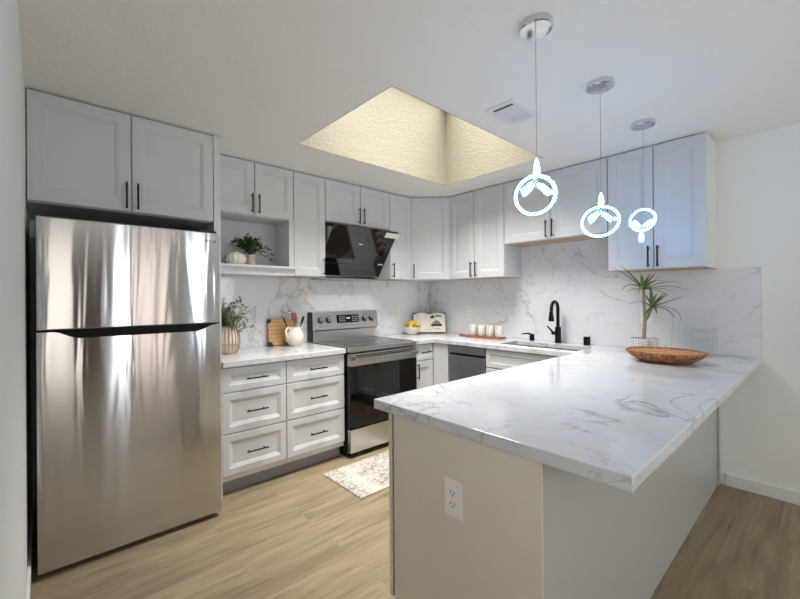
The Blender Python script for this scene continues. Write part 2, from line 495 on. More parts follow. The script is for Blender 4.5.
# far wall behind the camera: openings seen as reflections, plus invented fill panels
MAT['win_cool'] = blindmat((0.80, 0.92, 1.0), 3.6)
MAT['win_warm'] = blindmat((1.0, 0.84, 0.74), 1.1, 14)
MAT['fill_side'] = blindmat((1.0, 0.98, 0.95), WIN)
MAT['fill_beige'] = blindmat((1.0, 0.91, 0.80), 0.95)
MAT['win_white'] = blindmat((0.95, 0.98, 1.0), 3.0)
MAT['doorwood'] = plain('brown_door_wood', (84, 62, 48), 0.5)
MAT['greyframe'] = plain('grey_window_frame', (90, 86, 82), 0.5)
def window_or_fill(n, x0, x1, z0, z1, mat):  # builds reflected openings and added fill panels alike
    fr = B()
    w = 0.04
    fr.box(x0-w, x0, BACK, BACK+0.06, z0-w, z1+w).box(x1, x1+w, BACK, BACK+0.06, z0-w, z1+w)
    fr.box(x0, x1, BACK, BACK+0.06, z0-w, z0).box(x0, x1, BACK, BACK+0.06, z1, z1+w)
    o = struct(fr.build('window_or_fill_%d' % n, 'greyframe'))
    B().box(x0, x1, BACK, BACK+0.02, z0, z1).build('pane', mat, o)
window_or_fill(2, -2.78, -2.60, 0.05, 2.3, 'win_white')
window_or_fill(7, -0.80, -0.12, 0.9, 2.2, 'fill_side')  # added fill panel outside the fridge reflection, brightens the kitchen from behind
window_or_fill(8, -3.62, -3.27, 0.05, 2.3, 'fill_beige')  # invented glowing panel on plain wall, lifts fridge reflection and cabinet fronts
window_or_fill(3, -2.42, -2.15, 0.05, 2.3, 'win_warm')
window_or_fill(4, -2.10, -1.83, 0.05, 2.3, 'win_warm')
window_or_fill(5, -1.50, -1.30, 0.05, 2.3, 'win_cool')
LFILL = struct(B().box(LEFT, LEFT+0.05, -4.84, -4.80, 0.86, 2.14).box(LEFT, LEFT+0.05, -3.60, -3.56, 0.86, 2.14)  # invented light source on the unseen left wall, brightens the peninsula end
            .box(LEFT, LEFT+0.05, -4.80, -3.60, 0.86, 0.90).box(LEFT, LEFT+0.05, -4.80, -3.60, 2.10, 2.14).build('window_or_fill_6', 'trimwhite'))
MAT['fill_left'] = blindmat((1.0, 0.96, 0.90), FILL_LEFT)
B().box(LEFT, LEFT+0.02, -4.80, -3.60, 0.90, 2.10).build('pane', 'fill_left', LFILL)
dd = struct(B().box(-3.20, -2.85, BACK, BACK+0.05, 0, 2.05).build('door_1', 'doorwood'))
# baseboards
def baseboard(name, x0, x1, y0, y1):
    return struct(B().box(x0, x1, y0, y1, 0, 0.085).build(name, 'trimwhite', bevel=0.004))
baseboard('baseboard_right', -0.014, 0, BACK, -2.775)
baseboard('baseboard_left', LEFT, LEFT+0.014, BACK, -0.02)
baseboard('baseboard_front', -1.1, -0.014, BACK, BACK+0.014)

# ------------------------------------------------------------------ cabinet fronts and handles
DOOR = [(0.0, -0.017), (0.002, -0.0195), (0.060, -0.0195), (0.062, -0.0150), (0.069, -0.0150), (0.078, -0.0075)]
DRAW = [(0.0, -0.018), (0.0015, -0.0195), (0.045, -0.0195), (0.048, -0.0165), (0.052, -0.0165), (0.070, -0.009)]
SHAK = [(0.0, -0.018), (0.0015, -0.0195), (0.040, -0.0195), (0.043, -0.012)]
G = 0.0032
def handle(parent, x, z, length, vert, yface, off=0.0):
    b = B(); r_ = 0.0055; st = 0.032
    y = yface - st
    if vert:
        b.tube([(x, y, z-length/2), (x, y, z+length/2)], r_, 10)
        for q in (-1, 1): b.tube([(x, yface+0.001, z+q*length*0.40), (x, y, z+q*length*0.40)], 0.004, 8)
    else:
        b.tube([(x-length/2, y, z), (x+length/2, y, z)], r_, 10)
        for q in (-1, 1): b.tube([(x+q*length*0.35, yface+0.001, z), (x+q*length*0.35, y, z)], 0.004, 8)
    return b.build('handle', 'black', parent, smooth=True)
def front(parent, kind, x0, x1, z0, z1, y, hx=None, hz=None, hl=0.15, prof=None, mat='cab'):
    p = prof or (DRAW if kind == 'drawer' else DOOR)
    p = [(i, q) for i, q in p]
    b = B(); b.X = Matrix.Translation((0, y, 0))
    b.rings(x0+G, x1-G, z0+G, z1-G, p, 0.0)
    o = b.build(kind, mat, parent)
    if hx is not None: handle(o, hx, hz, hl, kind == 'door', y-0.0195)
    return o

AW = -PI/2   # rotation for things on the right wall
e = 0.0006

# --- upper cabinets, back wall
UD = 0.308
def upper(label, x0, x1, z0, doors, depth=UD, loc=None, rz=0.0, split=None):
    """doors: list of (fraction edges, handle side)"""
    w = x1-x0; h = H-z0-0.004
    t = thing('wall_cabinet', label, 'cabinet', loc or (x0, 0, z0), rz)
    B().box(e, w-e, -depth, -0.0015, 0, h).build('carcass', 'carcass', t)
    B().box(0.012, w-0.012, -depth+0.012, -0.024, -0.0015, 0).build('underside', 'underside' if depth < 0.5 else 'carcass', t)
    for (a, c, hs) in doors:
        hx = None
        if hs: hx = (a+0.028) if hs == 'L' else (c-0.028)
        front(t, 'door', a, c, 0.0, h-0.006, -depth, hx, 0.012+0.078)
    return t
X = dict(xf0=-3.708, xf1=-3.2525, xf2=-2.7899, xp=-2.7463, x2m=-2.3796, x2=-2.0383, x3=-1.7212, x3m=-1.3206, x4=-0.9365, x5=-0.6286)
Y = dict(a=-0.5966, am=-0.9186, b=-1.256, bm=-1.6964, c=-2.143, cm=-2.4401, d=-2.7335)

w = X['xf2']-X['xf0']
t = upper('wide grey double-door wall cabinet above the fridge', X['xf0'], X['xf2'], 1.841,
      [(0.0, X['xf1']-X['xf0'], 'R'), (X['xf1']-X['xf0'], w, 'L')], depth=0.612)
# tall side panel right of fridge
tag(B().box(X['xf2']+e, X['xp']-e, -0.632, -0.001, 0, H-0.004).build('side_panel', 'carcass', bevel=0.001),
    'tall grey side panel standing between the fridge and the drawers', 'panel')

# open shelf cabinet
x0, x1 = X['xp'], X['x2']; w = x1-x0; zb, zn = 1.524, 1.989; h = H-zb-0.004
t = thing('shelf_cabinet', 'grey wall cabinet with two doors above an open niche', 'cabinet', (x0, 0, zb))
b = B(); n = zn-zb
b.box(e, w-e, -UD, -0.0015, n, h)
b.box(e, 0.02, -UD, -0.0015, 0, n).box(w-0.02, w-e, -UD, -0.0015, 0, n).box(0.02, w-0.02, -0.012, -0.0015, 0.07, n)
b.build('carcass', 'carcass', t)
B().box(e, 0.04, -UD-0.019, -UD, 0.062, n+0.002).build('stile', 'cab', t, bevel=0.0008)
B().box(w-0.045, w-e, -UD-0.019, -UD, 0.062, n+0.002).build('stile', 'cab', t, bevel=0.0008)
B().box(0.021, w-0.021, -UD+0.002, -0.013, 0.052, 0.070).box(e, w+0.012, -UD-0.045, -UD+0.001, 0.055, 0.074).build('shelf', 'cab', t, bevel=0.001)
B().box(e, w-e, -UD-0.02, -UD-0.001, 0.0, 0.0545).box(0.021, w-0.021, -UD, -0.013, 0.0, 0.012).build('apron', 'cab', t)
front(t, 'door', 0, X['x2m']-x0, n, h-0.006, -UD, X['x2m']-x0-0.028, n+0.09)
front(t, 'door', X['x2m']-x0, w, n, h-0.006, -UD, X['x2m']-x0+0.028, n+0.09)

ub = 1.5244
upper('narrow grey wall cabinet between the open niche and the range hood', X['x2'], X['x3'], ub, [(0, X['x3']-X['x2'], 'R')])
w = X['x4']-X['x3']; m_ = X['x3m']-X['x3']
upper('short grey double-door wall cabinet right above the black range hood', X['x3'], X['x4'], 2.028, [(0, m_, 'R'), (m_, w, 'L')])
upper('narrow grey wall cabinet between the range hood and the corner cabinet', X['x4'], X['x5'], ub, [(0, X['x5']-X['x4'], 'L')])

# diagonal corner cabinet
t = thing('corner_wall_cabinet', 'diagonal grey wall cabinet in the corner under the skylight', 'cabinet', (0, 0, ub))
h = H-ub-0.004
B().prism([(-0.0015, -0.0015), (X['x5']+e, -0.0015), (X['x5']+e, -UD), (-UD, Y['a']+e), (-0.0015, Y['a']+e)], 0, h).build('carcass', 'carcass', t)
dx, dy = -UD-X['x5'], Y['a']+UD
ln = math.hypot(dx, dy); ang = math.atan2(dy, dx)
b = B(); b.X = Matrix.Translation((X['x5'], -UD, 0)) @ Matrix.Rotation(ang, 4, 'Z')
b.rings(0.010, ln-0.010, G, h-0.006, DOOR, 0.0)
dr = b.build('door', 'cab', t)
b = B(); b.X = Matrix.Translation((X['x5'], -UD, 0)) @ Matrix.Rotation(ang, 4, 'Z')
b.tube([(0.04, -0.052, 0.015), (0.04, -0.052, 0.165)], 0.0055, 10)
for q in (0.03, 0.15): b.tube([(0.04, -0.0185, q), (0.04, -0.052, q)], 0.004, 8)
b.build('handle', 'black', dr, smooth=True)

# --- upper cabinets, right wall (local x runs toward the camera)
def upperB(label, y0, y1, z0, ymid):
    wl = y0-y1; m_ = y0-ymid
    return upper(label, 0, wl, z0, [(0, m_, 'R'), (m_, wl, 'L')], loc=(0, y0, z0), rz=AW)
upperB('tall grey double-door wall cabinet between corner cabinet and sink cabinet', Y['a'], Y['b'], ub, Y['am'])
upperB('shorter wide grey double-door wall cabinet above the sink', Y['b'], Y['c'], 1.8284, Y['bm'])
upperB('tall grey double-door wall cabinet above the dracaena, farthest right', Y['c'], Y['d'], ub, Y['cm'])

# --- backsplash
b = B(); b.box(X['xp']+0.001, -0.001, -0.02, -0.001, 0.915, ub-0.001)
bs = b.build('backsplash', 'splash')
tag(bs, 'veined white quartz backsplash slab behind the range', 'backsplash')
b = B()
b.prism([(-0.0015, -0.0205), (-0.02, -0.0205), (-0.02, Y['b']), (-0.0015, Y['b'])], 0.915, ub-0.001)
b.box(-0.02, -0.0015, Y['c'], Y['b'], 0.915, 1.8284-0.001)
b.box(-0.02, -0.0015, -2.9576, Y['c'], 0.915, ub-0.002)
tag(b.build('backsplash', 'splash'), 'veined white quartz backsplash slab behind the sink and faucet', 'backsplash')

# --- countertops
CT0, CT1 = 0.875, 0.914
tag(B().box(X['xp']+0.001, -1.739, -0.65, -0.001, CT0, CT1).build('countertop', 'quartz', bevel=0.003),
    'short white quartz countertop between fridge and range', 'countertop')
SKX0, SKX1, SKY0, SKY1 = -0.53, -0.20, -1.99, -1.31
xs = [-2.600, -0.934, -0.65, SKX0, SKX1, -0.001]
ys = [-2.9576, -2.0228, SKY0, SKY1, -0.65, -0.001]
def incount(x, y):
    if SKX0 < x < SKX1 and SKY0 < y < SKY1: return False
    return y < -2.0228 or x > -0.65 or (y > -0.65 and x > -0.934)
tag(cells(xs, ys, incount, CT0, CT1).build('countertop', 'quartz', bevel=0.003),
    'long white quartz countertop wrapping the sink wall and the peninsula', 'countertop')

# --- base cabinets
BD = 0.608
def base(label, w, loc, rz=0.0, name='base_cabinet'):
    t = thing(name, label, 'cabinet', loc, rz)
    B().box(e, w-e, -BD, -0.002, 0.10, CT0-0.001).build('carcass', 'carcass', t)
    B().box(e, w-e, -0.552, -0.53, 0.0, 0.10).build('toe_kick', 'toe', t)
    return t
def drawers3(t, w):
    for a, c in ((0.70, 0.868), (0.422, 0.697), (0.140, 0.419)):
        front(t, 'drawer', 0, w, a, c, -BD, w/2, (a+c)/2, 0.155)
xd = -2.2725
w = xd-X['xp']
t = base('three-drawer grey base cabinet beside the fridge', w, (X['xp'], 0, 0)); drawers3(t, w)
w = -1.741-xd
t = base('three-drawer grey base cabinet beside the range', w, (xd, 0, 0)); drawers3(t, w)
w = 0.930-0.63
t = base('narrow grey base cabinet with a drawer and a door right of the range', w, (-0.930, 0, 0))
front(t, 'drawer', 0, w, 0.709, 0.868, -BD, w/2+0.03, 0.79, 0.13, prof=SHAK)
front(t, 'door', 0, w, 0.14, 0.706, -BD, 0.062, 0.61, 0.15)
# corner + filler on right wall: footprint y 0..-0.82
t = thing('corner_base_cabinet', 'plain grey corner base cabinet panel left of the dishwasher', 'cabinet', (0, 0, 0))
B().box(-BD, -0.002, -0.818, -0.002, 0.10, CT0-0.001).build('carcass', 'carcass', t)
B().box(-0.629, -BD, -0.818, -0.632, 0.10, CT0-0.001).build('filler_panel', 'cab', t)
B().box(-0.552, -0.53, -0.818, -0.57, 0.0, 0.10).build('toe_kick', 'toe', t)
# dishwasher
dw = thing('dishwasher', 'dark stainless dishwasher under the counter on the sink wall', 'dishwasher', (0, -0.822, 0), AW)
wd = 1.241-0.822
B().box(0.003, wd-0.003, -0.60, -0.03, 0.06, 0.868).build('body', 'darkgap', dw)
B().box(0.004, wd-0.004, -0.632, -0.60, 0.11, 0.775).build('door', 'darksteel', dw, bevel=0.003)
B().box(0.004, wd-0.004, -0.632, -0.60, 0.800, 0.868).build('control_panel', 'darksteel', dw, bevel=0.003)
B().box(0.02, wd-0.02, -0.622, -0.60, 0.776, 0.799).build('handle_recess', 'blackplastic', dw)
B().box(0.006, wd-0.006, -0.56, -0.545, 0.0, 0.0599).build('toe_kick', 'blackplastic', dw)
# sink base
w = 2.02-1.245
t = base('grey sink base cabinet right of the dishwasher', w, (0, -1.245, 0), AW)
front(t, 'drawer', 0, w, 0.705, 0.868, -BD, prof=SHAK)
front(t, 'door', 0, w/2, 0.14, 0.702, -BD, w/2-0.03, 0.60)
front(t, 'door', w/2, w, 0.14, 0.702, -BD, w/2+0.03, 0.60)
# hollow of the carcass for the bowls
for ch in t.children:
    if ch.name.startswith('carcass'):
        bpy.data.objects.remove(ch); break
b = B()
b.box(e, 0.018, -BD, -0.002, 0.10, CT0-0.001).box(w-0.018, w-e, -BD, -0.002, 0.10, CT0-0.001)
b.box(0.018, w-0.018, -BD, -0.002, 0.10, 0.118).box(0.018, w-0.018, -0.012, -0.002, 0.118, CT0-0.001)
b.box(0.018, w-0.018, -BD, -BD+0.018, 0.78, CT0-0.001)
b.build('carcass', 'carcass', t)

# --- peninsula
pn = thing('peninsula', 'grey peninsula cabinet carrying the quartz breakfast counter', 'cabinet', (-2.59, -2.735, 0))
def pb(*a): return B().box(*a)
PL, PW = 2.59, 0.62    # length along x, depth along y
b = B(); b.X = Matrix.Translation((2.59, 2.735, 0)); b.box(-2.567, -0.002, -2.716, -2.117, 0.10, CT0-0.001); b.build('carcass', 'carcass', pn)
pb(0.0, 0.006, 0.0, PW-0.018, 0.0, CT0-0.001).build('end_panel', 'pen', pn, bevel=0.001)
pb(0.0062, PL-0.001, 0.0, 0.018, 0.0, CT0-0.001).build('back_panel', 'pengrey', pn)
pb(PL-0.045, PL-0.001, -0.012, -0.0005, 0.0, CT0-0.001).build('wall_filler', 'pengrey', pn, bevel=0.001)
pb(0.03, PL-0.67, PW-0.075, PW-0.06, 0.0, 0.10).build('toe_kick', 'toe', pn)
for k in range(4):   # doors on the kitchen side
    xa = 0.005+k*0.465; xb = xa+0.462
    b = B(); b.X = Matrix.Translation((xb, PW-0.001, 0)) @ Matrix.Rotation(PI, 4, 'Z')
    b.rings(0, xb-xa, 0.14, 0.868, DOOR, 0.0)
    b.build('door', 'pen', pn)

# --- outlets
def outlet(label, loc, rz, deco=True):
    t = thing('outlet', label, 'outlet', loc, rz)
    B().box(-0.038, 0.038, -0.006, 0, -0.062, 0.062).build('cover_plate', 'white', t, bevel=0.002)
    b = B().box(-0.018, 0.018, -0.0085, -0.006, -0.036, 0.036)
    rc = b.build('receptacle', 'white', t, bevel=0.0008)
    s = B()
    for q in (-0.019, 0.019):
        s.box(-0.0085, -0.0060, -0.0095, -0.0085, q-0.001, q+0.009)
        s.box(0.0060, 0.0085, -0.0095, -0.0085, q-0.001, q+0.008)
        s.tube([(0, -0.0085, q-0.008), (0, -0.0095, q-0.008)], 0.0028, 8)
    s.build('slots', 'ink', rc)
    return t
outlet('white outlet on the backsplash between range and fruit bowl', (-0.553, -0.0205, 1.185), 0)
outlet('white outlet on the sink-wall backsplash above the cookbook and mugs', (-0.0205, -0.642, 1.178), AW)
outlet('white outlet on the backsplash behind the dracaena', (-0.0205, -2.313, 1.182), AW)
t = outlet('white outlet on the end panel of the peninsula', (-2.5905, -2.430, 0.657), AW)

# ------------------------------------------------------------------ fridge
fx0, fx1 = -3.672, -2.818
fr = thing('refrigerator', 'tall stainless top-freezer refrigerator beside the left wall', 'refrigerator', (fx0, -0.82, 0))
w = fx1-fx0
B().box(0.003, w-0.003, 0.072, 0.78, 0.025, 1.735).build('body', 'blackplastic', fr, bevel=0.004)
B().box(0.02, w-0.02, 0.06, 0.074, 0.012, 0.10).build('base_grille', 'blackplastic', fr)
ud = B().box(0, w, 0, 0.068, 1.189, 1.738).build('freezer_door', 'fridge', fr, bevel=0.006)
# lower door with a scooped top edge for the grip
N = 40; pts = []
def scoop(s):     # depth of the grip scoop along the width
    if s < 0.07 or s > 0.97: return 0.0
    q = (s-0.07)/0.12 if s < 0.19 else ((0.97-s)/0.14 if s > 0.83 else 1.0)
    q = max(0, min(1, q)); return 0.036*(q*q*(3-2*q))
b = B(); zt = 1.180
top = [(w*i/N, zt-scoop(i/N)) for i in range(N+1)]
prof = [(0, 0.032)]
fr_ = [b.v((x, 0, z)) for x, z in top]; bk = [b.v((x, 0.068, z)) for x, z in top]
fb = [b.v((x, 0, 0.032)) for x, z in top]; bb = [b.v((x, 0.068, 0.032)) for x, z in top]
for i in range(N):
    b.face([fb[i], fb[i+1], fr_[i+1], fr_[i]]); b.face([bk[i], bk[i+1], bb[i+1], bb[i]])
    b.face([fr_[i], fr_[i+1], bk[i+1], bk[i]]); b.face([fb[i+1], fb[i], bb[i], bb[i+1]])
b.face([fb[0], fr_[0], bk[0], bb[0]]); b.face([fb[N], bb[N], bk[N], fr_[N]])
b.build('fridge_door', 'fridge', fr)
b = B(); f0 = [b.v((x, -0.004 if scoop(x/w) > 0.004 else 0.006, z+0.003)) for x, z in top]; f1 = [b.v((x, 0.05, z+0.003)) for x, z in top]
g0 = [b.v((x, 0.004, 1.1885)) for x, z in top]; g1 = [b.v((x, 0.05, 1.1885)) for x, z in top]
for i in range(N):
    b.face([f0[i], f0[i+1], g0[i+1], g0[i]]); b.face([f1[i+1], f1[i], g1[i], g1[i+1]])
    b.face([f0[i+1], f0[i], f1[i], f1[i+1]]); b.face([g0[i], g0[i+1], g1[i+1], g1[i]])
b.face([f0[0], g0[0], g1[0], f1[0]]); b.face([f0[N], f1[N], g1[N], g0[N]])
b.build('grip', plain('black_grip_plastic', (5, 5, 5), 0.35, 0, 0.15), fr)
text_mesh('badge', 'RZLUS', 0.022, 'ink', ud, (w-0.055, -0.0004, 1.683), (PI/2, 0, 0))
B().box(w-0.12, w-0.02, 0.0, 0.09, 1.7385, 1.748).build('hinge_cover', 'blackplastic', fr)

# ------------------------------------------------------------------ range
RX0, RX1, RY = -1.730, -0.936, -0.69
rg = thing('range', 'stainless electric range with black oven door between base cabinets', 'stove', (RX0, RY, 0))
w = RX1-RX0
B().box(0.002, w-0.002, 0.045, 0.665, 0.03, 0.895).build('body', 'blackplastic', rg)
for x in (0.05, w-0.05):
    for y in (0.09, 0.6): B().tube([(x, y, 0), (x, y, 0.03)], 0.016, 10).build('foot', 'blackplastic', rg)
B().box(0.003, w-0.003, 0.002, 0.044, 0.045, 0.240).build('storage_drawer', 'steel', rg, bevel=0.004)
od = B().box(0.003, w-0.003, 0.0, 0.044, 0.252, 0.762).build('oven_door', 'ovenglass', rg, bevel=0.003)
B().box(0.14, w-0.14, -0.0012, 0.0002, 0.33, 0.70).build('oven_window', 'hoodglass', od)
B().box(0.003, w-0.003, -0.002, 0.044, 0.765, 0.868).build('door_band', 'steel', rg, bevel=0.003)
hb = B().box(0.03, w-0.03, -0.058, -0.038, 0.808, 0.838, bev=0.006)
for x in (0.05, w-0.07): hb.box(x, x+0.02, -0.040, -0.001, 0.812, 0.834)
hb.build('oven_handle', 'steel_plain', rg)
B().box(0.06, w-0.06, -0.003, -0.0021, 0.848, 0.856).build('vent_slot', 'blackplastic', rg)
B().box(0.0, w, -0.004, 0.045, 0.880, 0.918).build('front_rail', 'steel', rg, bevel=0.006)
ct = B().box(0.0, w, 0.0455, 0.585, 0.896, 0.919).build('cooktop', 'ovenglass', rg, bevel=0.002)
b = B()
for (cx_, cy_, rr) in ((0.21, 0.18, 0.11), (0.59, 0.17, 0.09), (0.21, 0.44, 0.08), (0.59, 0.44, 0.11), (0.40, 0.31, 0.05)):
    pts = [(cx_+rr*math.cos(a), cy_+rr*math.sin(a), 0.9194) for a in [2*PI*k/36 for k in range(36)]]
    b.tube(pts, 0.0008, 4, closed=True)
b.build('burner_rings', 'ink', ct)
B().box(0.0, 0.012, 0.0455, 0.585, 0.9192, 0.9215).build('side_trim', 'steel_plain', ct)
B().box(w-0.012, w, 0.0455, 0.585, 0.9192, 0.9215).build('side_trim', 'steel_plain', ct)
# backguard: lower riser and upper console leaning back
B().box(0.012, w-0.012, 0.590, 0.66, 0.896, 1.020).build('backguard_riser', 'steel', rg, bevel=0.003)
b = B(); b.X = Matrix.Rotation(-PI/2, 4, 'X')
cs = B()
sec = [(0.560, 1.030), (0.585, 1.198), (0.600, 1.204), (0.662, 1.204), (0.662, 1.022), (0.585, 1.022)]
A0 = [cs.v((0.0, y, z)) for y, z in sec]; A1 = [cs.v((w, y, z)) for y, z in sec]
cs.face(A0); cs.face(A1[::-1])
for i in range(len(sec)):
    j = (i+1) % len(sec); cs.face([A0[i], A1[i], A1[j], A0[j]])
con = cs.build('control_console', 'steel', rg, bevel=0.002)
B().box(-0.006, -0.0005, 0.592, 0.664, 0.925, 1.198).build('side_cap', 'blackplastic', rg)
tl = math.atan2(0.025, 0.168)
def onface(z): return 0.560 + (z-1.030)*(0.025/0.168)
ym = onface(1.125)
RM = Matrix.Translation((0, ym, 1.125)) @ Matrix.Rotation(-tl, 4, 'X')
b = B(); b.X = RM; b.box(0.27, 0.54, -0.003, 0.001, -0.038, 0.042)
dp = b.build('display', 'display', con)
b = B(); b.X = RM
for gx in (0.30, 0.325, 0.35):
    for gz in (-0.02, 0.0, 0.02): b.box(gx, gx+0.012, -0.0036, -0.0028, gz, gz+0.003)
b.build('button_grid', 'digit', dp)
b = B(); b.X = RM; b.box(0.385, 0.43, -0.0036, -0.0028, 0.005, 0.012); b.build('clock_digits', 'digit', dp)
b = B(); b.X = RM
for gx in (0.46, 0.485, 0.51):
    for gz in (-0.02, 0.0, 0.02): b.box(gx, gx+0.012, -0.0036, -0.0028, gz, gz+0.003)
b.build('button_grid', 'digit', dp)
for kx in (0.085, 0.175, w-0.175, w-0.085):
    b = B(); b.X = RM
    b.tube([(kx, 0.001, 0.0), (kx, -0.012, 0.0)], 0.033, 24)
    k0 = b.build('knob', 'blackplastic', con, smooth=True)
    b = B(); b.X = RM
    b.tube([(kx, -0.012, 0.0), (kx, -0.030, 0.0)], [0.026, 0.023], 24)
    b.box(kx-0.006, kx+0.006, -0.038, -0.0295, -0.024, 0.024)
    b.build('knob_cap', 'steel_plain', k0, smooth=True)
b = B(); b.X = RM; b.tube([(0.045, 0.001, -0.062), (0.045, -0.0015, -0.062)], 0.008, 16)
bd = b.build('badge', 'sticker', con)
text_mesh('badge_letters', 'LG', 0.02, 'ink', bd, (0.073, ym-0.0105, 1.063), (PI/2-tl, 0, 0))

# ------------------------------------------------------------------ range hood
hd = thing('range_hood', 'slanted black glass range hood above the stainless range', 'range hood', (-1.71, -0.001, 1.53))
w = 0.775
T = (-0.445, 0.457); Bm = (-0.140, 0.025)     # (y, z) of the glass face top and bottom, local
d = Vector((0, T[0]-Bm[0], T[1]-Bm[1])); ln = d.length; d.normalize(); nrm = Vector((0, -d.z, d.y))
def slab(s0, s1, t0, t1, x0_, x1_):
    b = B(); vs = []
    for x in (x0_, x1_):
        for s_ in (s0, s1):
            for t_ in (t0, t1):
                p = Vector((x, Bm[0], Bm[1])) + d*s_ + nrm*t_; vs.append(b.v(p))
    for q in [(0, 1, 3, 2), (4, 6, 7, 5), (0, 4, 5, 1), (2, 3, 7, 6), (0, 2, 6, 4), (1, 5, 7, 3)]: b.face([vs[i] for i in q])
    return b
sp = 0.135
slab(0, sp-0.002, -0.008, 0.0, 0, w).build('lower_glass', 'hoodglass', hd, bevel=0.001)
ug = slab(sp+0.002, ln, -0.008, 0.0, 0, w).build('upper_glass', 'hoodglass', hd, bevel=0.001)
b = B(); zt_ = 0.49
sec = [(-0.125, 0.012), (-0.150, 0.048), (-0.415, 0.428), (-0.29, 0.470), (-0.022, 0.470), (-0.022, 0.0), (-0.10, 0.0)]
A0 = [b.v((0.003, y, z)) for y, z in sec]; A1 = [b.v((w-0.003, y, z)) for y, z in sec]
b.face(A0); b.face(A1[::-1])
for i in range(len(sec)):
    j = (i+1) % len(sec); b.face([A0[i], A1[i], A1[j], A0[j]])
b.build('hood_body', 'steel', hd)
B().box(0.02, w-0.02, -0.15, -0.022, -0.018, -0.0005).build('grease_tray', 'steel_plain', hd, bevel=0.003)
slab(ln*0.66, ln*0.66+0.012, 0.0, 0.0006, w*0.46, w*0.46+0.04).build('badge', 'sticker', ug)
st = slab(ln-0.072, ln-0.014, 0.0002, 0.0012, w-0.15, w+0.035)
st = tag(st.build('sticker', 'sticker'), 'white sticker with red header on the hood glass corner', 'sticker')
st.parent = ug; del st['label']; del st['category']
slab(ln-0.019, ln-0.013, 0.0002, 0.0014, w-0.15, w+0.035).build('header_stripe', 'stickerred', st)
b = slab(sp+0.006, sp+0.022, 0.0002, 0.001, w-0.085, w-0.02); b.build('energy_label', 'sticker', ug)

# ------------------------------------------------------------------ sink, faucet
sk = thing('sink', 'undermount stainless double-bowl sink below the black faucet', 'sink', (0, 0, 0.70))
def bowl_(y0, y1):
    b = B(); x0_, x1_, zt_, zb_ = SKX0-0.004, SKX1+0.004, 0.174, 0.0; tk = 0.003
    b.box(x0_, x1_, y0, y1, zb_-tk, zb_)
    b.box(x0_-tk, x0_, y0, y1, zb_-tk, zt_).box(x1_, x1_+tk, y0, y1, zb_-tk, zt_)
    b.box(x0_-tk, x1_+tk, y0-tk, y0, zb_-tk, zt_).box(x0_-tk, x1_+tk, y1, y1+tk, zb_-tk, zt_)
    return b
mid = (SKY0+SKY1)/2
bo = bowl_(SKY0-0.004, mid-0.012).build('bowl', 'sink', sk)
B().tube([(-0.36, (SKY0+mid)/2, 0.0), (-0.36, (SKY0+mid)/2, 0.004)], 0.045, 20).build('drain', 'chrome', bo)
bo = bowl_(mid+0.012, SKY1+0.004).build('bowl', 'sink', sk)
B().tube([(-0.36, (SKY1+mid)/2, 0.0), (-0.36, (SKY1+mid)/2, 0.004)], 0.045, 20).build('drain', 'chrome', bo)
B().box(SKX0, SKX1, mid-0.0085, mid+0.0085, 0.10, 0.168).build('divider', 'steel_plain', sk)

fa = thing('faucet', 'matte black gooseneck kitchen faucet behind the sink', 'faucet', (-0.095, -1.652, CT1))
B().lathe([(0, 0), (0.030, 0), (0.030, 0.006), (0.026, 0.010), (0.025, 0.135), (0.020, 0.145), (0, 0.145)], seg=20).build('body', 'black', fa, smooth=True)
R_ = 0.062
pts = [(0, 0, 0.14), (0, 0, 0.22), (0, 0, 0.31)] + [(-R_+R_*math.cos(a), 0, 0.31+R_*math.sin(a)) for a in [PI*k/12 for k in range(1, 13)]] + [(-2*R_-0.004, 0, 0.285)]
B().tube(pts, 0.0145, 14).build('spout', 'black', fa, smooth=True)
B().lathe([(0, 0), (0.022, 0), (0.024, 0.01), (0.018, 0.055), (0.0155, 0.085), (0, 0.085)], c=(-2*R_-0.006, 0, 0.20), seg=18).build('spray_head', 'black', fa, smooth=True)
b = B(); b.tube([(0, 0.02, 0.085), (0, 0.055, 0.085)], 0.017, 14)
b.tube([(0, 0.045, 0.09), (-0.03, 0.085, 0.15)], [0.009, 0.006], 10)
b.build('lever', 'black', fa, smooth=True)
so = thing('soap_dispenser', 'small black soap dispenser left of the faucet', 'soap dispenser', (-0.095, -1.405, CT1))
B().lathe([(0, 0), (0.022, 0), (0.022, 0.05), (0.019, 0.062), (0, 0.062)], seg=18).build('body', 'black', so, smooth=True)
B().tube([(0, 0, 0.055), (-0.02, 0.03, 0.068), (-0.06, 0.075, 0.062)], [0.010, 0.008, 0.005], 10).build('nozzle', 'black', so, smooth=True)
tag(B().lathe([(0, 0), (0.027, 0), (0.027, 0.066), (0.023, 0.072), (0, 0.072)], seg=20).build('air_gap', 'black', smooth=True, loc=(-0.095, -1.898, CT1)),
    'short black cylindrical air gap cap right of the faucet', 'air gap')

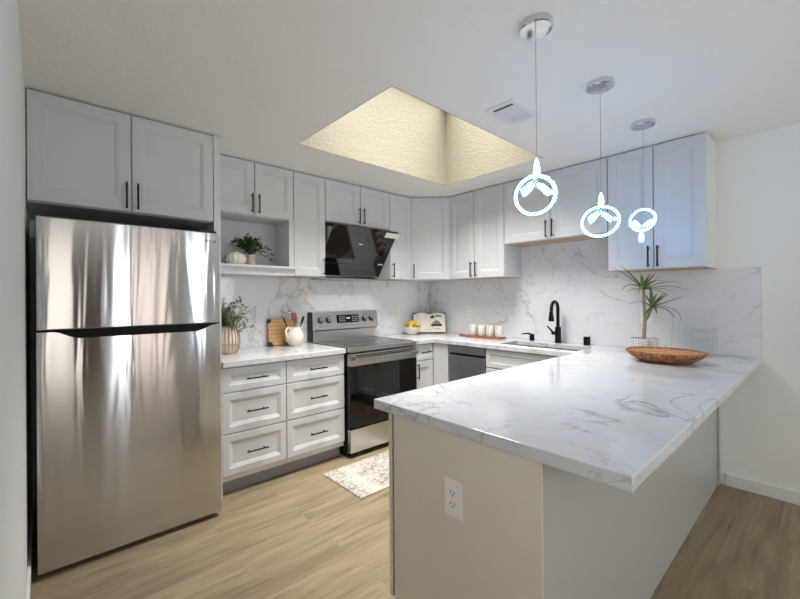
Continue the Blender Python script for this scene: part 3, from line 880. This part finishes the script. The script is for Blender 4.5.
# ------------------------------------------------------------------ pendants
def pendant(x, zc, D, yawd, tilt, label, flip=False, spin=0.0):
    y = -2.503
    t = thing('pendant_light', label, 'pendant light', (x, y, H))
    zl = zc-H
    B().lathe([(0, 0), (0.064, 0), (0.064, -0.022), (0.060, -0.026), (0, -0.026)], seg=36).build('canopy', 'chrome', t, smooth=True)
    Rr = D/2
    az = math.atan2(y+3.2584, x+3.6398) + math.radians(yawd)
    nh = Vector((-math.cos(az), -math.sin(az), 0)); ti = math.radians(tilt)
    nn = (nh*math.cos(ti) + Vector((0, 0, -1))*math.sin(ti)).normalized()
    ax = nn.cross(Vector((0, 0, 1))).normalized(); ay = ax.cross(nn)
    if ay.z < 0: ay = -ay
    cc = Vector((0, 0, zl))
    P = lambda a, b_, c_=0.0: cc + ax*a + ay*b_ + nn*c_
    topp = P(0, Rr)
    off = Vector((topp.x, topp.y, 0)); cc = cc - off      # hang from the rim
    hub = P(0, Rr)
    ctop = hub + Vector((0, 0, 0.075 if not flip else 0.01))
    B().tube([(0, 0, -0.026), ctop], 0.0014, 6).build('cable', 'steel_plain', t)
    n_ = 56
    B().tube([P(Rr*math.cos(a), Rr*math.sin(a)) for a in [2*PI*k/n_ for k in range(n_)]], 0.0052, 12, closed=True).build('led_ring', 'led', t, smooth=True)
    B().tube([P((Rr+0.0075)*math.cos(a), (Rr+0.0075)*math.sin(a), -0.003) for a in [2*PI*k/n_ for k in range(n_)]], 0.0045, 8, closed=True).build('ring_housing', 'chrome', t, smooth=True)
    sg = -1 if flip else 1
    # teardrop at the hub
    b = B()
    z0 = -0.005 if not flip else -0.12
    b.X = Matrix.Translation(hub + Vector((0, 0, z0 if not flip else 0)))
    if not flip:
        b.lathe([(0, 0), (0.010, 0.004), (0.013, 0.025), (0.010, 0.05), (0.004, 0.072), (0, 0.078)], seg=14)
    else:
        b.X = Matrix.Translation(P(0, -Rr-0.004)); b.lathe([(0, 0), (0.004, -0.002), (0.011, -0.02), (0.016, -0.045), (0.010, -0.066), (0, -0.07)], seg=14)
    b.build('teardrop', 'led', t, smooth=True)
    # curved chrome stem
    c0 = P(0, Rr if not flip else -Rr)
    B().tube([c0, P(0.012, sg*Rr*0.70, 0.004), P(-0.004, sg*Rr*0.45), P(-0.03, sg*Rr*0.18, -0.004), P(-0.034, sg*Rr*0.02)], [0.006, 0.007, 0.006, 0.005, 0.003], 10).build('stem', 'chrome', t, smooth=True)
    B().tube([P(0, sg*Rr*0.8), P(0.03, sg*Rr*0.62, 0.004), P(0.055, sg*Rr*0.30), P(0.052, sg*Rr*0.12)], [0.005, 0.005, 0.005, 0.003], 10).build('stem', 'chrome', t, smooth=True)
    # glowing petals
    for sgn in (-1, 1):
        b = B()
        pts = [P(sgn*0.004, sg*Rr*0.62), P(sgn*0.022, sg*Rr*0.46, 0.006), P(sgn*0.040, sg*Rr*0.22, 0.010), P(sgn*0.046, sg*Rr*0.0, 0.006)]
        b.tube(pts, [0.004, 0.010, 0.013, 0.004], 12)
        b.build('petal', 'led', t, smooth=True)
    b = B(); bp = P(-Rr*0.78, sg*Rr*0.12)
    b.X = Matrix.Translation(bp)
    b.lathe([(0, -0.009), (0.006, -0.006), (0.009, 0), (0.006, 0.006), (0, 0.009)], seg=12)
    b.build('ball', 'led', t, smooth=True)
    return t
pendant(-2.148, 1.744, 0.150, 12, 22, 'largest, nearest ring pendant light hanging over the peninsula', spin=0)
pendant(-1.482, 1.722, 0.168, 5, 36, 'middle ring pendant light hanging over the peninsula')
pendant(-0.787, 1.812, 0.134, 15, 22, 'smallest, farthest ring pendant light, its teardrop hanging below the ring', flip=True)

# --- ceiling register
vt = thing('ceiling_vent', 'white louvered air vent in the ceiling beside the skylight', 'vent', (-1.54, -2.05, H))
b = B(); b.box(-0.15, 0.15, -0.09, -0.062, -0.006, 0).box(-0.15, 0.15, 0.062, 0.09, -0.006, 0).box(-0.15, -0.115, -0.062, 0.062, -0.006, 0).box(0.115, 0.15, -0.062, 0.062, -0.006, 0)
b.build('frame', 'trimwhite', vt, bevel=0.001)
B().box(-0.115, 0.115, -0.062, 0.062, -0.0012, -0.0002).build('backing', 'greyframe', vt)
for k in range(14):
    b = B(); xx = -0.085+k*0.0148
    b.X = Matrix.Translation((xx, 0, -0.006)) @ Matrix.Rotation(math.radians(22 if k < 8 else 40), 4, 'Y')
    b.box(-0.0055, 0.0055, -0.062, 0.062, -0.0006, 0.0006)
    b.build('louver', 'trimwhite', vt)

# ------------------------------------------------------------------ rug
b = cells([-2.05, -1.24], [-1.235, -0.765], lambda x, y: True, 0.0, 0.008)
tag(b.build('rug', 'rug', bevel=0.003), 'small distressed grey and cream rug on the floor in front of the range', 'rug')

# ------------------------------------------------------------------ foliage helper
def leaf(b, p, d, length, width, up=Vector((0, 0, 1)), curl=0.2):
    d = Vector(d).normalized(); s_ = d.cross(up)
    if s_.length < 1e-3: s_ = Vector((1, 0, 0))
    s_.normalize(); n_ = s_.cross(d)
    q = [(0, 0.1), (0.3, 0.9), (0.6, 1.0), (0.85, 0.6), (1.0, 0.0)]
    Lr = []
    for a, wd_ in q:
        c_ = Vector(p) + d*length*a - n_*length*curl*a*a
        Lr.append((b.v(c_ - s_*width/2*wd_), b.v(c_ - n_*width*0.12*wd_ + Vector((0,0,0))), b.v(c_ + s_*width/2*wd_)))
    for A, Q in zip(Lr, Lr[1:]):
        b.face([A[0], A[1], Q[1], Q[0]]); b.face([A[1], A[2], Q[2], Q[1]])
def rnd(a, c): return random.uniform(a, c)

# --- vase with sprays beside fridge
CZ = CT1
vs_ = thing('vase', 'slatted rattan basket vase holding sage green sprays beside the fridge', 'vase', (-2.572, -0.225, CZ))
b = B()
b.lathe([(0, 0), (0.070, 0), (0.088, 0.03), (0.096, 0.09), (0.090, 0.15), (0.072, 0.205), (0.066, 0.205), (0.082, 0.15), (0.088, 0.09), (0.080, 0.03), (0, 0.012)], seg=32)
b.build('inner_pot', plain('pale_vase_glaze', (222, 208, 190), 0.5), vs_, smooth=True)
b = B()
for k in range(22):
    a = 2*PI*k/22
    b.tube([(r_*math.cos(a), r_*math.sin(a), z) for r_, z in ((0.073, 0.003), (0.092, 0.03), (0.1, 0.09), (0.094, 0.15), (0.075, 0.207))], 0.0032, 6)
for r_, z in ((0.077, 0.004), (0.102, 0.075), (0.078, 0.207)):
    b.tube([(r_*math.cos(a), r_*math.sin(a), z) for a in [2*PI*k/30 for k in range(30)]], 0.005, 6, closed=True)
b.build('rattan_slats', 'rattan', vs_, smooth=True)
st_ = B(); l1 = B(); l2 = B()
for k in range(48):
    a = rnd(-PI, PI); sp_ = rnd(0.05, 0.17)
    tip = Vector((sp_*math.cos(a), 0.8*sp_*math.sin(a), rnd(0.28, 0.43) - 0.3*sp_))
    if k < 5: tip = Vector((0.11+0.035*k*0.6, -0.03*k*0.4, 0.42-0.055*k))
    base_ = Vector((rnd(-0.03, 0.03), rnd(-0.03, 0.03), 0.10)); mid_ = base_*0.5+tip*0.5+Vector((0, 0, 0.05))
    path = [base_*(1-s)**2 + mid_*2*s*(1-s) + tip*s*s for s in [i/7 for i in range(8)]]
    st_.tube(path, 0.0016, 5)
    for i in range(3, 8):
        for q in range(4):
            dd_ = Vector((rnd(-1, 1), rnd(-1, 1), rnd(-0.5, 0.9)))
            leaf(l1 if random.random() < 0.55 else l2, path[i], dd_, rnd(0.024, 0.042), rnd(0.015, 0.022))
for bb_ in (st_, l1, l2):
    for v_ in bb_.bm.verts:
        if v_.co.x < -0.155: v_.co.x = -0.155 - 0.05*(v_.co.x+0.155)*-1
        if v_.co.y > 0.19: v_.co.y = 0.19
st_.build('stems', 'bark', vs_); l1.build('leaves', 'leaf', vs_); l2.build('leaves', plain('deep_sage_leaf', (104, 124, 92), 0.55), vs_)

# --- cutting board leaning on the backsplash
cb = thing('cutting_board', 'bamboo cutting board with black corners leaning on the backsplash', 'cutting board', (-2.148, -0.066, CZ))
cb.rotation_euler = (math.radians(-9), 0, 0)
B().box(0.0, 0.285, -0.016, 0, 0.002, 0.235, bev=0.004).build('board', 'bamboo', cb)
for cx_, cz_ in ((0, 0.002), (0, 0.235), (0.285, 0.002), (0.285, 0.235)):
    b = B(); sx_ = 1 if cx_ == 0 else -1; sz_ = 1 if cz_ < 0.1 else -1
    P_ = [(cx_-sx_*0.002, cz_-sz_*0.002), (cx_+sx_*0.038, cz_-sz_*0.002), (cx_+sx_*0.030, cz_+sz_*0.018), (cx_+sx_*0.018, cz_+sz_*0.030), (cx_-sx_*0.002, cz_+sz_*0.038)]
    A0 = [b.v((x, -0.018, z)) for x, z in P_]; A1 = [b.v((x, 0.001, z)) for x, z in P_]
    b.face(A0); b.face(A1[::-1])
    for i in range(5): b.face([A0[i], A0[(i+1) % 5], A1[(i+1) % 5], A1[i]])
    b.build('corner_guard', 'blackplastic', cb)

# --- jug with utensils
JX, JY = -1.952, -0.165
jg = thing('jug', 'round ivory ceramic jug holding wooden spoons beside the cutting board', 'jug', (JX, JY, CZ))
B().lathe([(0, 0), (0.044, 0), (0.050, 0.010), (0.076, 0.045), (0.084, 0.080), (0.074, 0.118), (0.058, 0.140), (0.060, 0.168), (0.055, 0.168), (0.052, 0.142), (0.068, 0.115), (0.076, 0.08), (0.066, 0.045), (0, 0.014)], seg=32).build('body', 'ceramic', jg, smooth=True)
hd_ = Vector((-0.72, -0.25, 0)).normalized()
pts = [hd_*0.056+Vector((0, 0, 0.155)), hd_*0.085+Vector((0, 0, 0.165)), hd_*0.108+Vector((0, 0, 0.140)), hd_*0.102+Vector((0, 0, 0.105)), hd_*0.075+Vector((0, 0, 0.065))]
B().tube(pts, [0.008, 0.008, 0.009, 0.009, 0.008], 10).build('handle', 'ceramic', jg, smooth=True)
def utensil(name, label, lean, kind, mat, length=0.27):
    t = B()
    d_ = Vector(lean).normalized(); p0 = Vector((d_.x*0.02, d_.y*0.02, 0.02)); p1 = p0 + d_*length
    t.tube([p0, p1], 0.005, 8)
    m4 = Matrix.Translation(p1) @ d_.to_track_quat('Z', 'Y').to_matrix().to_4x4()
    if kind == 'spoon':
        t.X = m4; t.lathe([(0, -0.035), (0.016, -0.025), (0.024, 0.0), (0.022, 0.025), (0.012, 0.040), (0, 0.043)], seg=14, sy=0.28)
    if kind == 'spatula':
        t.X = m4; t.lathe([(0, -0.045), (0.012, -0.03), (0.019, 0.0), (0.018, 0.035), (0, 0.045)], seg=14, sy=0.6)
    if kind == 'whisk':
        for k in range(6):
            a = PI*k/6; c_, s__ = math.cos(a), math.sin(a); t.X = m4
            t.tube([(0.03*math.sin(q)*c_, 0.03*math.sin(q)*s__, 0.035-0.05*math.cos(q)) for q in [2*PI*i/16 for i in range(17)]], 0.0013, 5)
    o = t.build(name, mat, smooth=True, loc=(JX, JY, CZ))
    return tag(o, label, 'utensil')
utensil('wooden_spoon', 'upright dark wooden spoon in the ivory jug', (0.02, 0.06, 1), 'spoon', 'bamboo_dark', 0.235)
utensil('wooden_spoon', 'pale wooden spoon leaning right in the ivory jug', (0.10, 0.02, 1), 'spoon', 'bamboo', 0.20)
utensil('spatula', 'black spatula leaning far right out of the ivory jug', (0.30, -0.12, 1), 'spatula', 'blackplastic', 0.21)
utensil('whisk', 'silver wire whisk leaning left in the ivory jug', (-0.10, 0.08, 1), 'whisk', 'chrome', 0.21)
utensil('ladle', 'black ladle leaning far left behind the cutting board top', (-0.36, 0.12, 1), 'spoon', 'blackplastic', 0.215)

# --- niche decorations
NZ = 1.5985
pk = thing('ceramic_pumpkin', 'white ribbed ceramic pumpkin on the open niche shelf', 'ornament', (-2.478, -0.185, NZ))
B().lathe([(0, 0), (0.045, 0.0), (0.070, 0.018), (0.080, 0.048), (0.072, 0.080), (0.045, 0.102), (0.012, 0.106), (0, 0.100)], seg=72, ribs=12, ribamp=0.035).build('body', 'ceramic', pk, smooth=True)
B().tube([(0, 0, 0.098), (0.004, 0, 0.112), (0.010, 0, 0.122)], [0.010, 0.007, 0.006], 8).build('stem', 'ceramic', pk, smooth=True)
np_ = thing('potted_plant', 'small speckled pot with dark green trailing leaves in the niche', 'plant', (-2.350, -0.165, NZ))
B().lathe([(0, 0), (0.040, 0), (0.044, 0.01), (0.046, 0.095), (0.042, 0.095), (0.040, 0.08), (0, 0.08)], seg=28).build('pot', 'speckpot', np_, smooth=True)
st_ = B(); l1 = B(); l2 = B()
for k in range(46):
    a = rnd(-PI, PI); s_ = rnd(0.02, 0.135)
    tip = Vector((s_*math.cos(a), 0.6*s_*math.sin(a), rnd(0.14, 0.27)-0.35*s_))
    if k < 3: tip = Vector((0.175+0.01*k, -0.02, 0.15-0.05*k))
    if k in (3, 4): tip = Vector((-0.15, 0.0, 0.19-0.02*(k-3)))
    base_ = Vector((0, 0, 0.075)); mid_ = tip*0.5+Vector((0, 0, 0.11))
    path = [base_*(1-s)**2 + mid_*2*s*(1-s) + tip*s*s for s in [i/6 for i in range(7)]]
    st_.tube(path, 0.0014, 5)
    for i in range(3, 7):
        for q in range(3):
            leaf(l1 if random.random() < 0.6 else l2, path[i], Vector((rnd(-1, 1), rnd(-1, 1), rnd(-0.4, 0.8))), rnd(0.024, 0.040), rnd(0.015, 0.022))
st_.build('stems', 'leaf_dark', np_); l1.build('leaves', 'leaf_dark', np_); l2.build('leaves', plain('fresh_green_leaf', (92, 128, 62), 0.5), np_)

# --- fruit bowl
BX, BY = -0.462, -0.165
tag(B().lathe([(0, 0), (0.050, 0), (0.054, 0.010), (0.088, 0.040), (0.104, 0.085), (0.099, 0.086), (0.083, 0.045), (0.05, 0.018), (0, 0.014)], seg=40).build('bowl', 'ceramic', smooth=True, loc=(BX, BY, CZ)),
    'round ivory bowl of fruit beside the open cookbook', 'bowl')
def fruit(name, label, mat, dx_, dy_, dz_, r_, el=1.15):
    b = B(); pr = [(0, -r_*el)]+[(r_*math.cos(a), r_*el*math.sin(a)) for a in [(-75+15*k)*PI/180 for k in range(11)]]+[(0, r_*el*1.04)]
    b.X = Matrix.Rotation(1.2, 4, 'Y') @ Matrix.Identity(4)
    b.lathe(pr, seg=20)
    return tag(b.build(name, mat, smooth=True, loc=(BX+dx_, BY+dy_, CZ+dz_)), label, 'fruit')
fruit('orange', 'large yellow-orange fruit on top of the bowl', 'yellow', -0.012, -0.012, 0.122, 0.037)
fruit('lemon', 'pale yellow lemon on the right side of the fruit bowl', 'lemon', 0.048, -0.052, 0.108, 0.029)
fruit('lime', 'green lime on the left side of the fruit bowl', 'lime', -0.062, 0.02, 0.088, 0.027)
fruit('lime', 'green lime at the front rim of the fruit bowl', 'lime', -0.005, -0.062, 0.086, 0.027)
fruit('lime', 'lime between the lemon and the orange in the fruit bowl', 'lime', 0.045, 0.012, 0.086, 0.027)
fruit('lemon', 'yellow-green lemon at the near left of the fruit bowl', 'lemon', -0.055, -0.038, 0.092, 0.024)

# --- cookbook
bk_ = thing('cookbook', 'open cookbook standing in the corner behind the fruit bowl', 'book', (-0.225, -0.225, CZ+0.004))
bk_.rotation_euler = (math.radians(-14), 0, math.radians(-42))
def page_pts(side, y_off, w_=0.185, nseg=10):
    out = []
    for i in range(nseg+1):
        s_ = i/nseg
        out.append((side*w_*s_, y_off - 0.032*math.sin(PI*min(1, s_*1.1))*(1-s_*0.35) + 0.014*(1-s_)))
    return out
for side in (-1, 1):
    b = B(); fr1 = page_pts(side, -0.012)
    A0 = [b.v((x, y, 0.008)) for x, y in fr1]; A1 = [b.v((x, y, 0.222+0.012*math.sin(PI*min(1, abs(x)/0.185*1.05+0.02)))) for x, y in fr1]
    K0 = [b.v((x, 0.006, 0.008)) for x, y in fr1]; K1 = [b.v((x, 0.006, 0.222+0.012*math.sin(PI*min(1, abs(x)/0.185*1.05+0.02)))) for x, y in fr1]
    n_ = len(fr1)
    for i in range(n_-1):
        b.face([A0[i], A0[i+1], A1[i+1], A1[i]]); b.face([K0[i+1], K0[i], K1[i], K1[i+1]])
        b.face([A1[i], A1[i+1], K1[i+1], K1[i]]); b.face([A0[i+1], A0[i], K0[i], K0[i+1]])
    b.face([A0[-1], K0[-1], K1[-1], A1[-1]]); b.face([A0[0], A1[0], K1[0], K0[0]])
    pg = b.build('pages', 'page', bk_, smooth=True)
    if side == 1:
        def fy(x): 
            s_ = x/0.185; return -0.012 - 0.032*math.sin(PI*min(1, s_*1.1))*(1-s_*0.35) + 0.014*(1-s_)
        def patch(x0_, x1_, z0_, z1_, mat, nm, poly=None):
            b = B(); n2 = 6
            xs_ = [x0_+(x1_-x0_)*i/n2 for i in range(n2+1)]
            tp = poly or (lambda s_: z1_)
            A = [b.v((x, fy(x)-0.0012, z0_)) for x in xs_]; Q = [b.v((x, fy(x)-0.0012, tp((x-x0_)/(x1_-x0_)))) for x in xs_]
            A2 = [b.v((x, fy(x)+0.0005, z0_)) for x in xs_]; Q2 = [b.v((x, fy(x)+0.0005, tp((x-x0_)/(x1_-x0_)))) for x in xs_]
            for i in range(n2):
                b.face([A[i], A[i+1], Q[i+1], Q[i]]); b.face([Q[i], Q[i+1], Q2[i+1], Q2[i]]); b.face([A[i+1], A[i], A2[i], A2[i+1]])
            b.build(nm, mat, pg)
        patch(0.020, 0.140, 0.075, 0.105, 'picture', 'printed_picture')
        patch(0.035, 0.125, 0.107, 0.145, 'picture_grey', 'printed_picture', lambda s_: 0.115+0.03*math.sin(PI*s_))
        patch(0.012, 0.060, 0.170, 0.195, 'picture', 'printed_picture', lambda s_: 0.178+0.03*math.sin(PI*s_))
        patch(0.065, 0.140, 0.185, 0.205, 'picture_grey', 'printed_picture')
        patch(0.040, 0.120, 0.045, 0.050, 'picture_grey', 'printed_caption')
B().box(-0.193, 0.193, 0.0065, 0.012, 0.0, 0.240).build('cover', 'bookcover', bk_, bevel=0.002)

# --- mugs on serving board
sb = thing('serving_board', 'reddish wooden serving board with a handle under four mugs', 'serving board', (-0.20, -0.92, CZ))
b = B()
pts = [(-0.062, -0.235), (0.062, -0.235), (0.066, -0.22), (0.066, 0.155), (0.05, 0.185), (0.02, 0.20), (-0.02, 0.20), (-0.05, 0.185), (-0.066, 0.155), (-0.066, -0.22)]
b.prism(pts, 0.0, 0.020)
b.build('board', 'acacia', sb, bevel=0.004)
b = B(); b.prism([(-0.016, 0.199), (0.016, 0.199), (0.018, 0.275), (0.010, 0.288), (-0.010, 0.288), (-0.018, 0.275)], 0.003, 0.018)
b.build('handle', 'acacia', sb, bevel=0.003)
mug = None
for k, (yy, lab) in enumerate(((-0.815, 'leftmost mug on the board, white with a grid pattern'), (-0.917, 'second mug from left on the board, bold leaf pattern'),
                               (-1.020, 'third mug from left on the board, finely patterned'), (-1.118, 'rightmost mug on the board, nearest the sink'))):
    m_ = thing('mug', lab, 'mug', (-0.20, yy, CZ+0.0205), 0, 'patterned white mugs on the serving board')
    B().lathe([(0, 0), (0.036, 0), (0.041, 0.006), (0.043, 0.11), (0.040, 0.11), (0.038, 0.008), (0, 0.006)], seg=28).build('body', 'mug' if k == 1 else 'mug2', m_, smooth=True)
    B().tube([(0.040, 0.0, 0.085), (0.062, 0.0, 0.085), (0.070, 0.0, 0.06), (0.062, 0.0, 0.032), (0.040, 0.0, 0.030)], 0.005, 8).build('handle', 'ceramic', m_, smooth=True)

# --- dracaena
dc = thing('potted_dracaena', 'spiky dracaena in a white lattice pot behind the woven tray', 'plant', (-0.330, -2.378, CZ))
B().lathe([(0, 0), (0.080, 0), (0.085, 0.006), (0.088, 0.112), (0.082, 0.114), (0.080, 0.09), (0, 0.09)], seg=40).build('pot', 'pot', dc, smooth=True)
B().lathe([(0, 0.0905), (0.079, 0.0905), (0.079, 0.096), (0, 0.104)], seg=28).build('soil', 'soil', dc, smooth=True)
vr = Vector((math.sin(yaw), -math.cos(yaw), 0))   # to the right as seen from the kitchen
T1 = vr*(-0.002)+Vector((0, 0, 0.465)); T2 = vr*0.060+Vector((0, 0, 0.335))
B().tube([(0, 0, 0.095), vr*0.006+Vector((0, 0, 0.25)), vr*0.002+Vector((0, 0, 0.36)), T1], [0.012, 0.011, 0.010, 0.009], 12).build('trunk', 'bark', dc, smooth=True)
B().tube([vr*0.006+Vector((0, 0, 0.23)), vr*0.032+Vector((0, 0, 0.27)), T2], [0.009, 0.009, 0.008], 10).build('branch', 'bark', dc, smooth=True)
b = B()
def blade(b, p, hd_, up0, length, width, droop):
    hd_ = Vector(hd_).normalized(); sd = hd_.cross(Vector((0, 0, 1))).normalized(); n_ = 12; rows = []
    P0 = Vector(p); ang_ = up0; st = length/n_
    for i in range(n_+1):
        s_ = i/n_; wd_ = width*(0.75+0.6*s_ if s_ < 0.35 else 0.96*(1-((s_-0.35)/0.65)**1.6)+0.02)
        nn_ = Vector((0, 0, math.cos(ang_))) - hd_*math.sin(ang_)
        rows.append((b.v(P0-sd*wd_/2+nn_*wd_*0.18), b.v(P0), b.v(P0+sd*wd_/2+nn_*wd_*0.18)))
        P0 = P0 + (hd_*math.cos(ang_)+Vector((0, 0, 1))*math.sin(ang_))*st
        ang_ -= droop/n_*(0.4+1.2*s_)
    for A, Q in zip(rows, rows[1:]):
        b.face([A[0], A[1], Q[1], Q[0]]); b.face([A[1], A[2], Q[2], Q[1]])
vd = Vector((math.cos(yaw), math.sin(yaw), 0))
def crown(T_, specs):
    for rx_, dpt, up0, ln_, dr_ in specs: blade(b, T_, vr*rx_+vd*dpt, math.radians(up0), ln_*0.96, 0.027, math.radians(dr_))
crown(T1, [(-1, 0.2, 45, 0.29, 20), (-1, -0.3, 28, 0.24, 95), (-0.8, -0.9, 25, 0.22, 105), (-0.9, 0.6, 60, 0.24, 25), (-0.6, 0.5, 10, 0.13, 70),
           (1, 0.1, 55, 0.17, 15), (1, -0.2, 26, 0.28, 50), (1, 0.4, 34, 0.27, 60), (1, -0.5, 15, 0.30, 60), (0.9, -0.9, 10, 0.22, 70), (1, 0.9, 20, 0.22, 65),
           (0.2, -1, 70, 0.14, 30), (-0.3, -1, 50, 0.15, 60), (-1, 0.05, 52, 0.26, 15), (0.4, 0.8, 60, 0.16, 30), (0.6, -0.8, 0, 0.18, 60)])
crown(T2, [(-1, -0.2, 30, 0.22, 75), (-0.8, -0.6, -15, 0.17, 35), (1, 0.2, 40, 0.19, 20), (1, -0.3, 22, 0.23, -2), (1, 0.5, 14, 0.22, 15), (1, -0.5, 10, 0.25, 135),
           (0.5, -1, 0, 0.18, 80), (0.15, 0.5, 82, 0.17, 8), (-0.4, 0.8, 65, 0.15, 20), (0.8, -0.1, 55, 0.16, 20), (0.9, 0.9, 5, 0.2, 70), (0.1, -1, 75, 0.12, 30)])
for v_ in b.bm.verts:          # tips stay clear of the slab
    if v_.co.x > 0.22: v_.co.x = 0.22 + 0.25*(v_.co.x-0.22)
b.build('leaves', 'dracaena', dc)

# --- woven tray
wt = thing('woven_tray', 'shallow oval brown wicker tray on the peninsula counter', 'tray', (-0.635, -2.570, CZ))
wt.rotation_euler = (0, 0, math.radians(4))
B().lathe([(0, 0.004), (0.55, 0.0), (0.66, 0.004), (0.90, 0.034), (1.0, 0.058), (0.985, 0.066), (0.95, 0.060), (0.86, 0.036), (0.62, 0.014), (0, 0.012)], seg=56, sx=0.185, sy=0.207).build('basket', 'wicker', wt, smooth=True)
B().lathe([(0, 0.0145), (0.62, 0.0165), (0.86, 0.0385), (0.945, 0.0600), (0.930, 0.0585), (0.845, 0.036), (0.62, 0.0152), (0, 0.0135)], seg=48, sx=0.185, sy=0.207).build('woven_floor', 'wickerin', wt, smooth=True)
b = B()
for j in range(3):
    b.tube([((0.185+0.002*math.cos(11*a+j*2))*math.cos(a), (0.207+0.002*math.cos(11*a+j*2))*math.sin(a), 0.064+0.0035*math.sin(14*a+j*2.1)) for a in [2*PI*k/110 for k in range(110)]], 0.0042, 6, closed=True)
b.build('braided_rim', 'wicker', wt, smooth=True)

# --- acrylic sign holder and pencil
ac = thing('sign_holder', 'clear acrylic sign holder standing behind the woven tray', 'sign holder', (-0.13, -2.612, CZ), math.radians(-90-14))
b = B(); b.X = Matrix.Rotation(math.radians(-6), 4, 'X'); b.box(-0.130, 0.130, 0, 0.004, 0.003, 0.275)
b.build('panel', 'acrylic', ac)
B().box(-0.130, 0.130, -0.070, 0.0, 0.0, 0.004).build('foot', 'acrylic', ac)
b = B(); b.tube([(0.137, 0.0, 0.0), (0.137, 0.0, 0.135)], 0.010, 16); b.build('side_tube', 'acrylic', ac, smooth=True)
pc = thing('pencil', 'coral red pencil with dark tip end lying at the foot of the sign holder', 'pencil', (-0.19, -2.60, CZ+0.0045), math.radians(-90-10))
B().tube([(-0.055, -0.02, 0.004), (0.118, -0.02, 0.004)], 0.004, 6).build('shaft', 'red', pc)
B().tube([(-0.10, -0.02, 0.004), (-0.0551, -0.02, 0.004)], [0.003, 0.004], 6).build('dark_end', 'navy', pc)
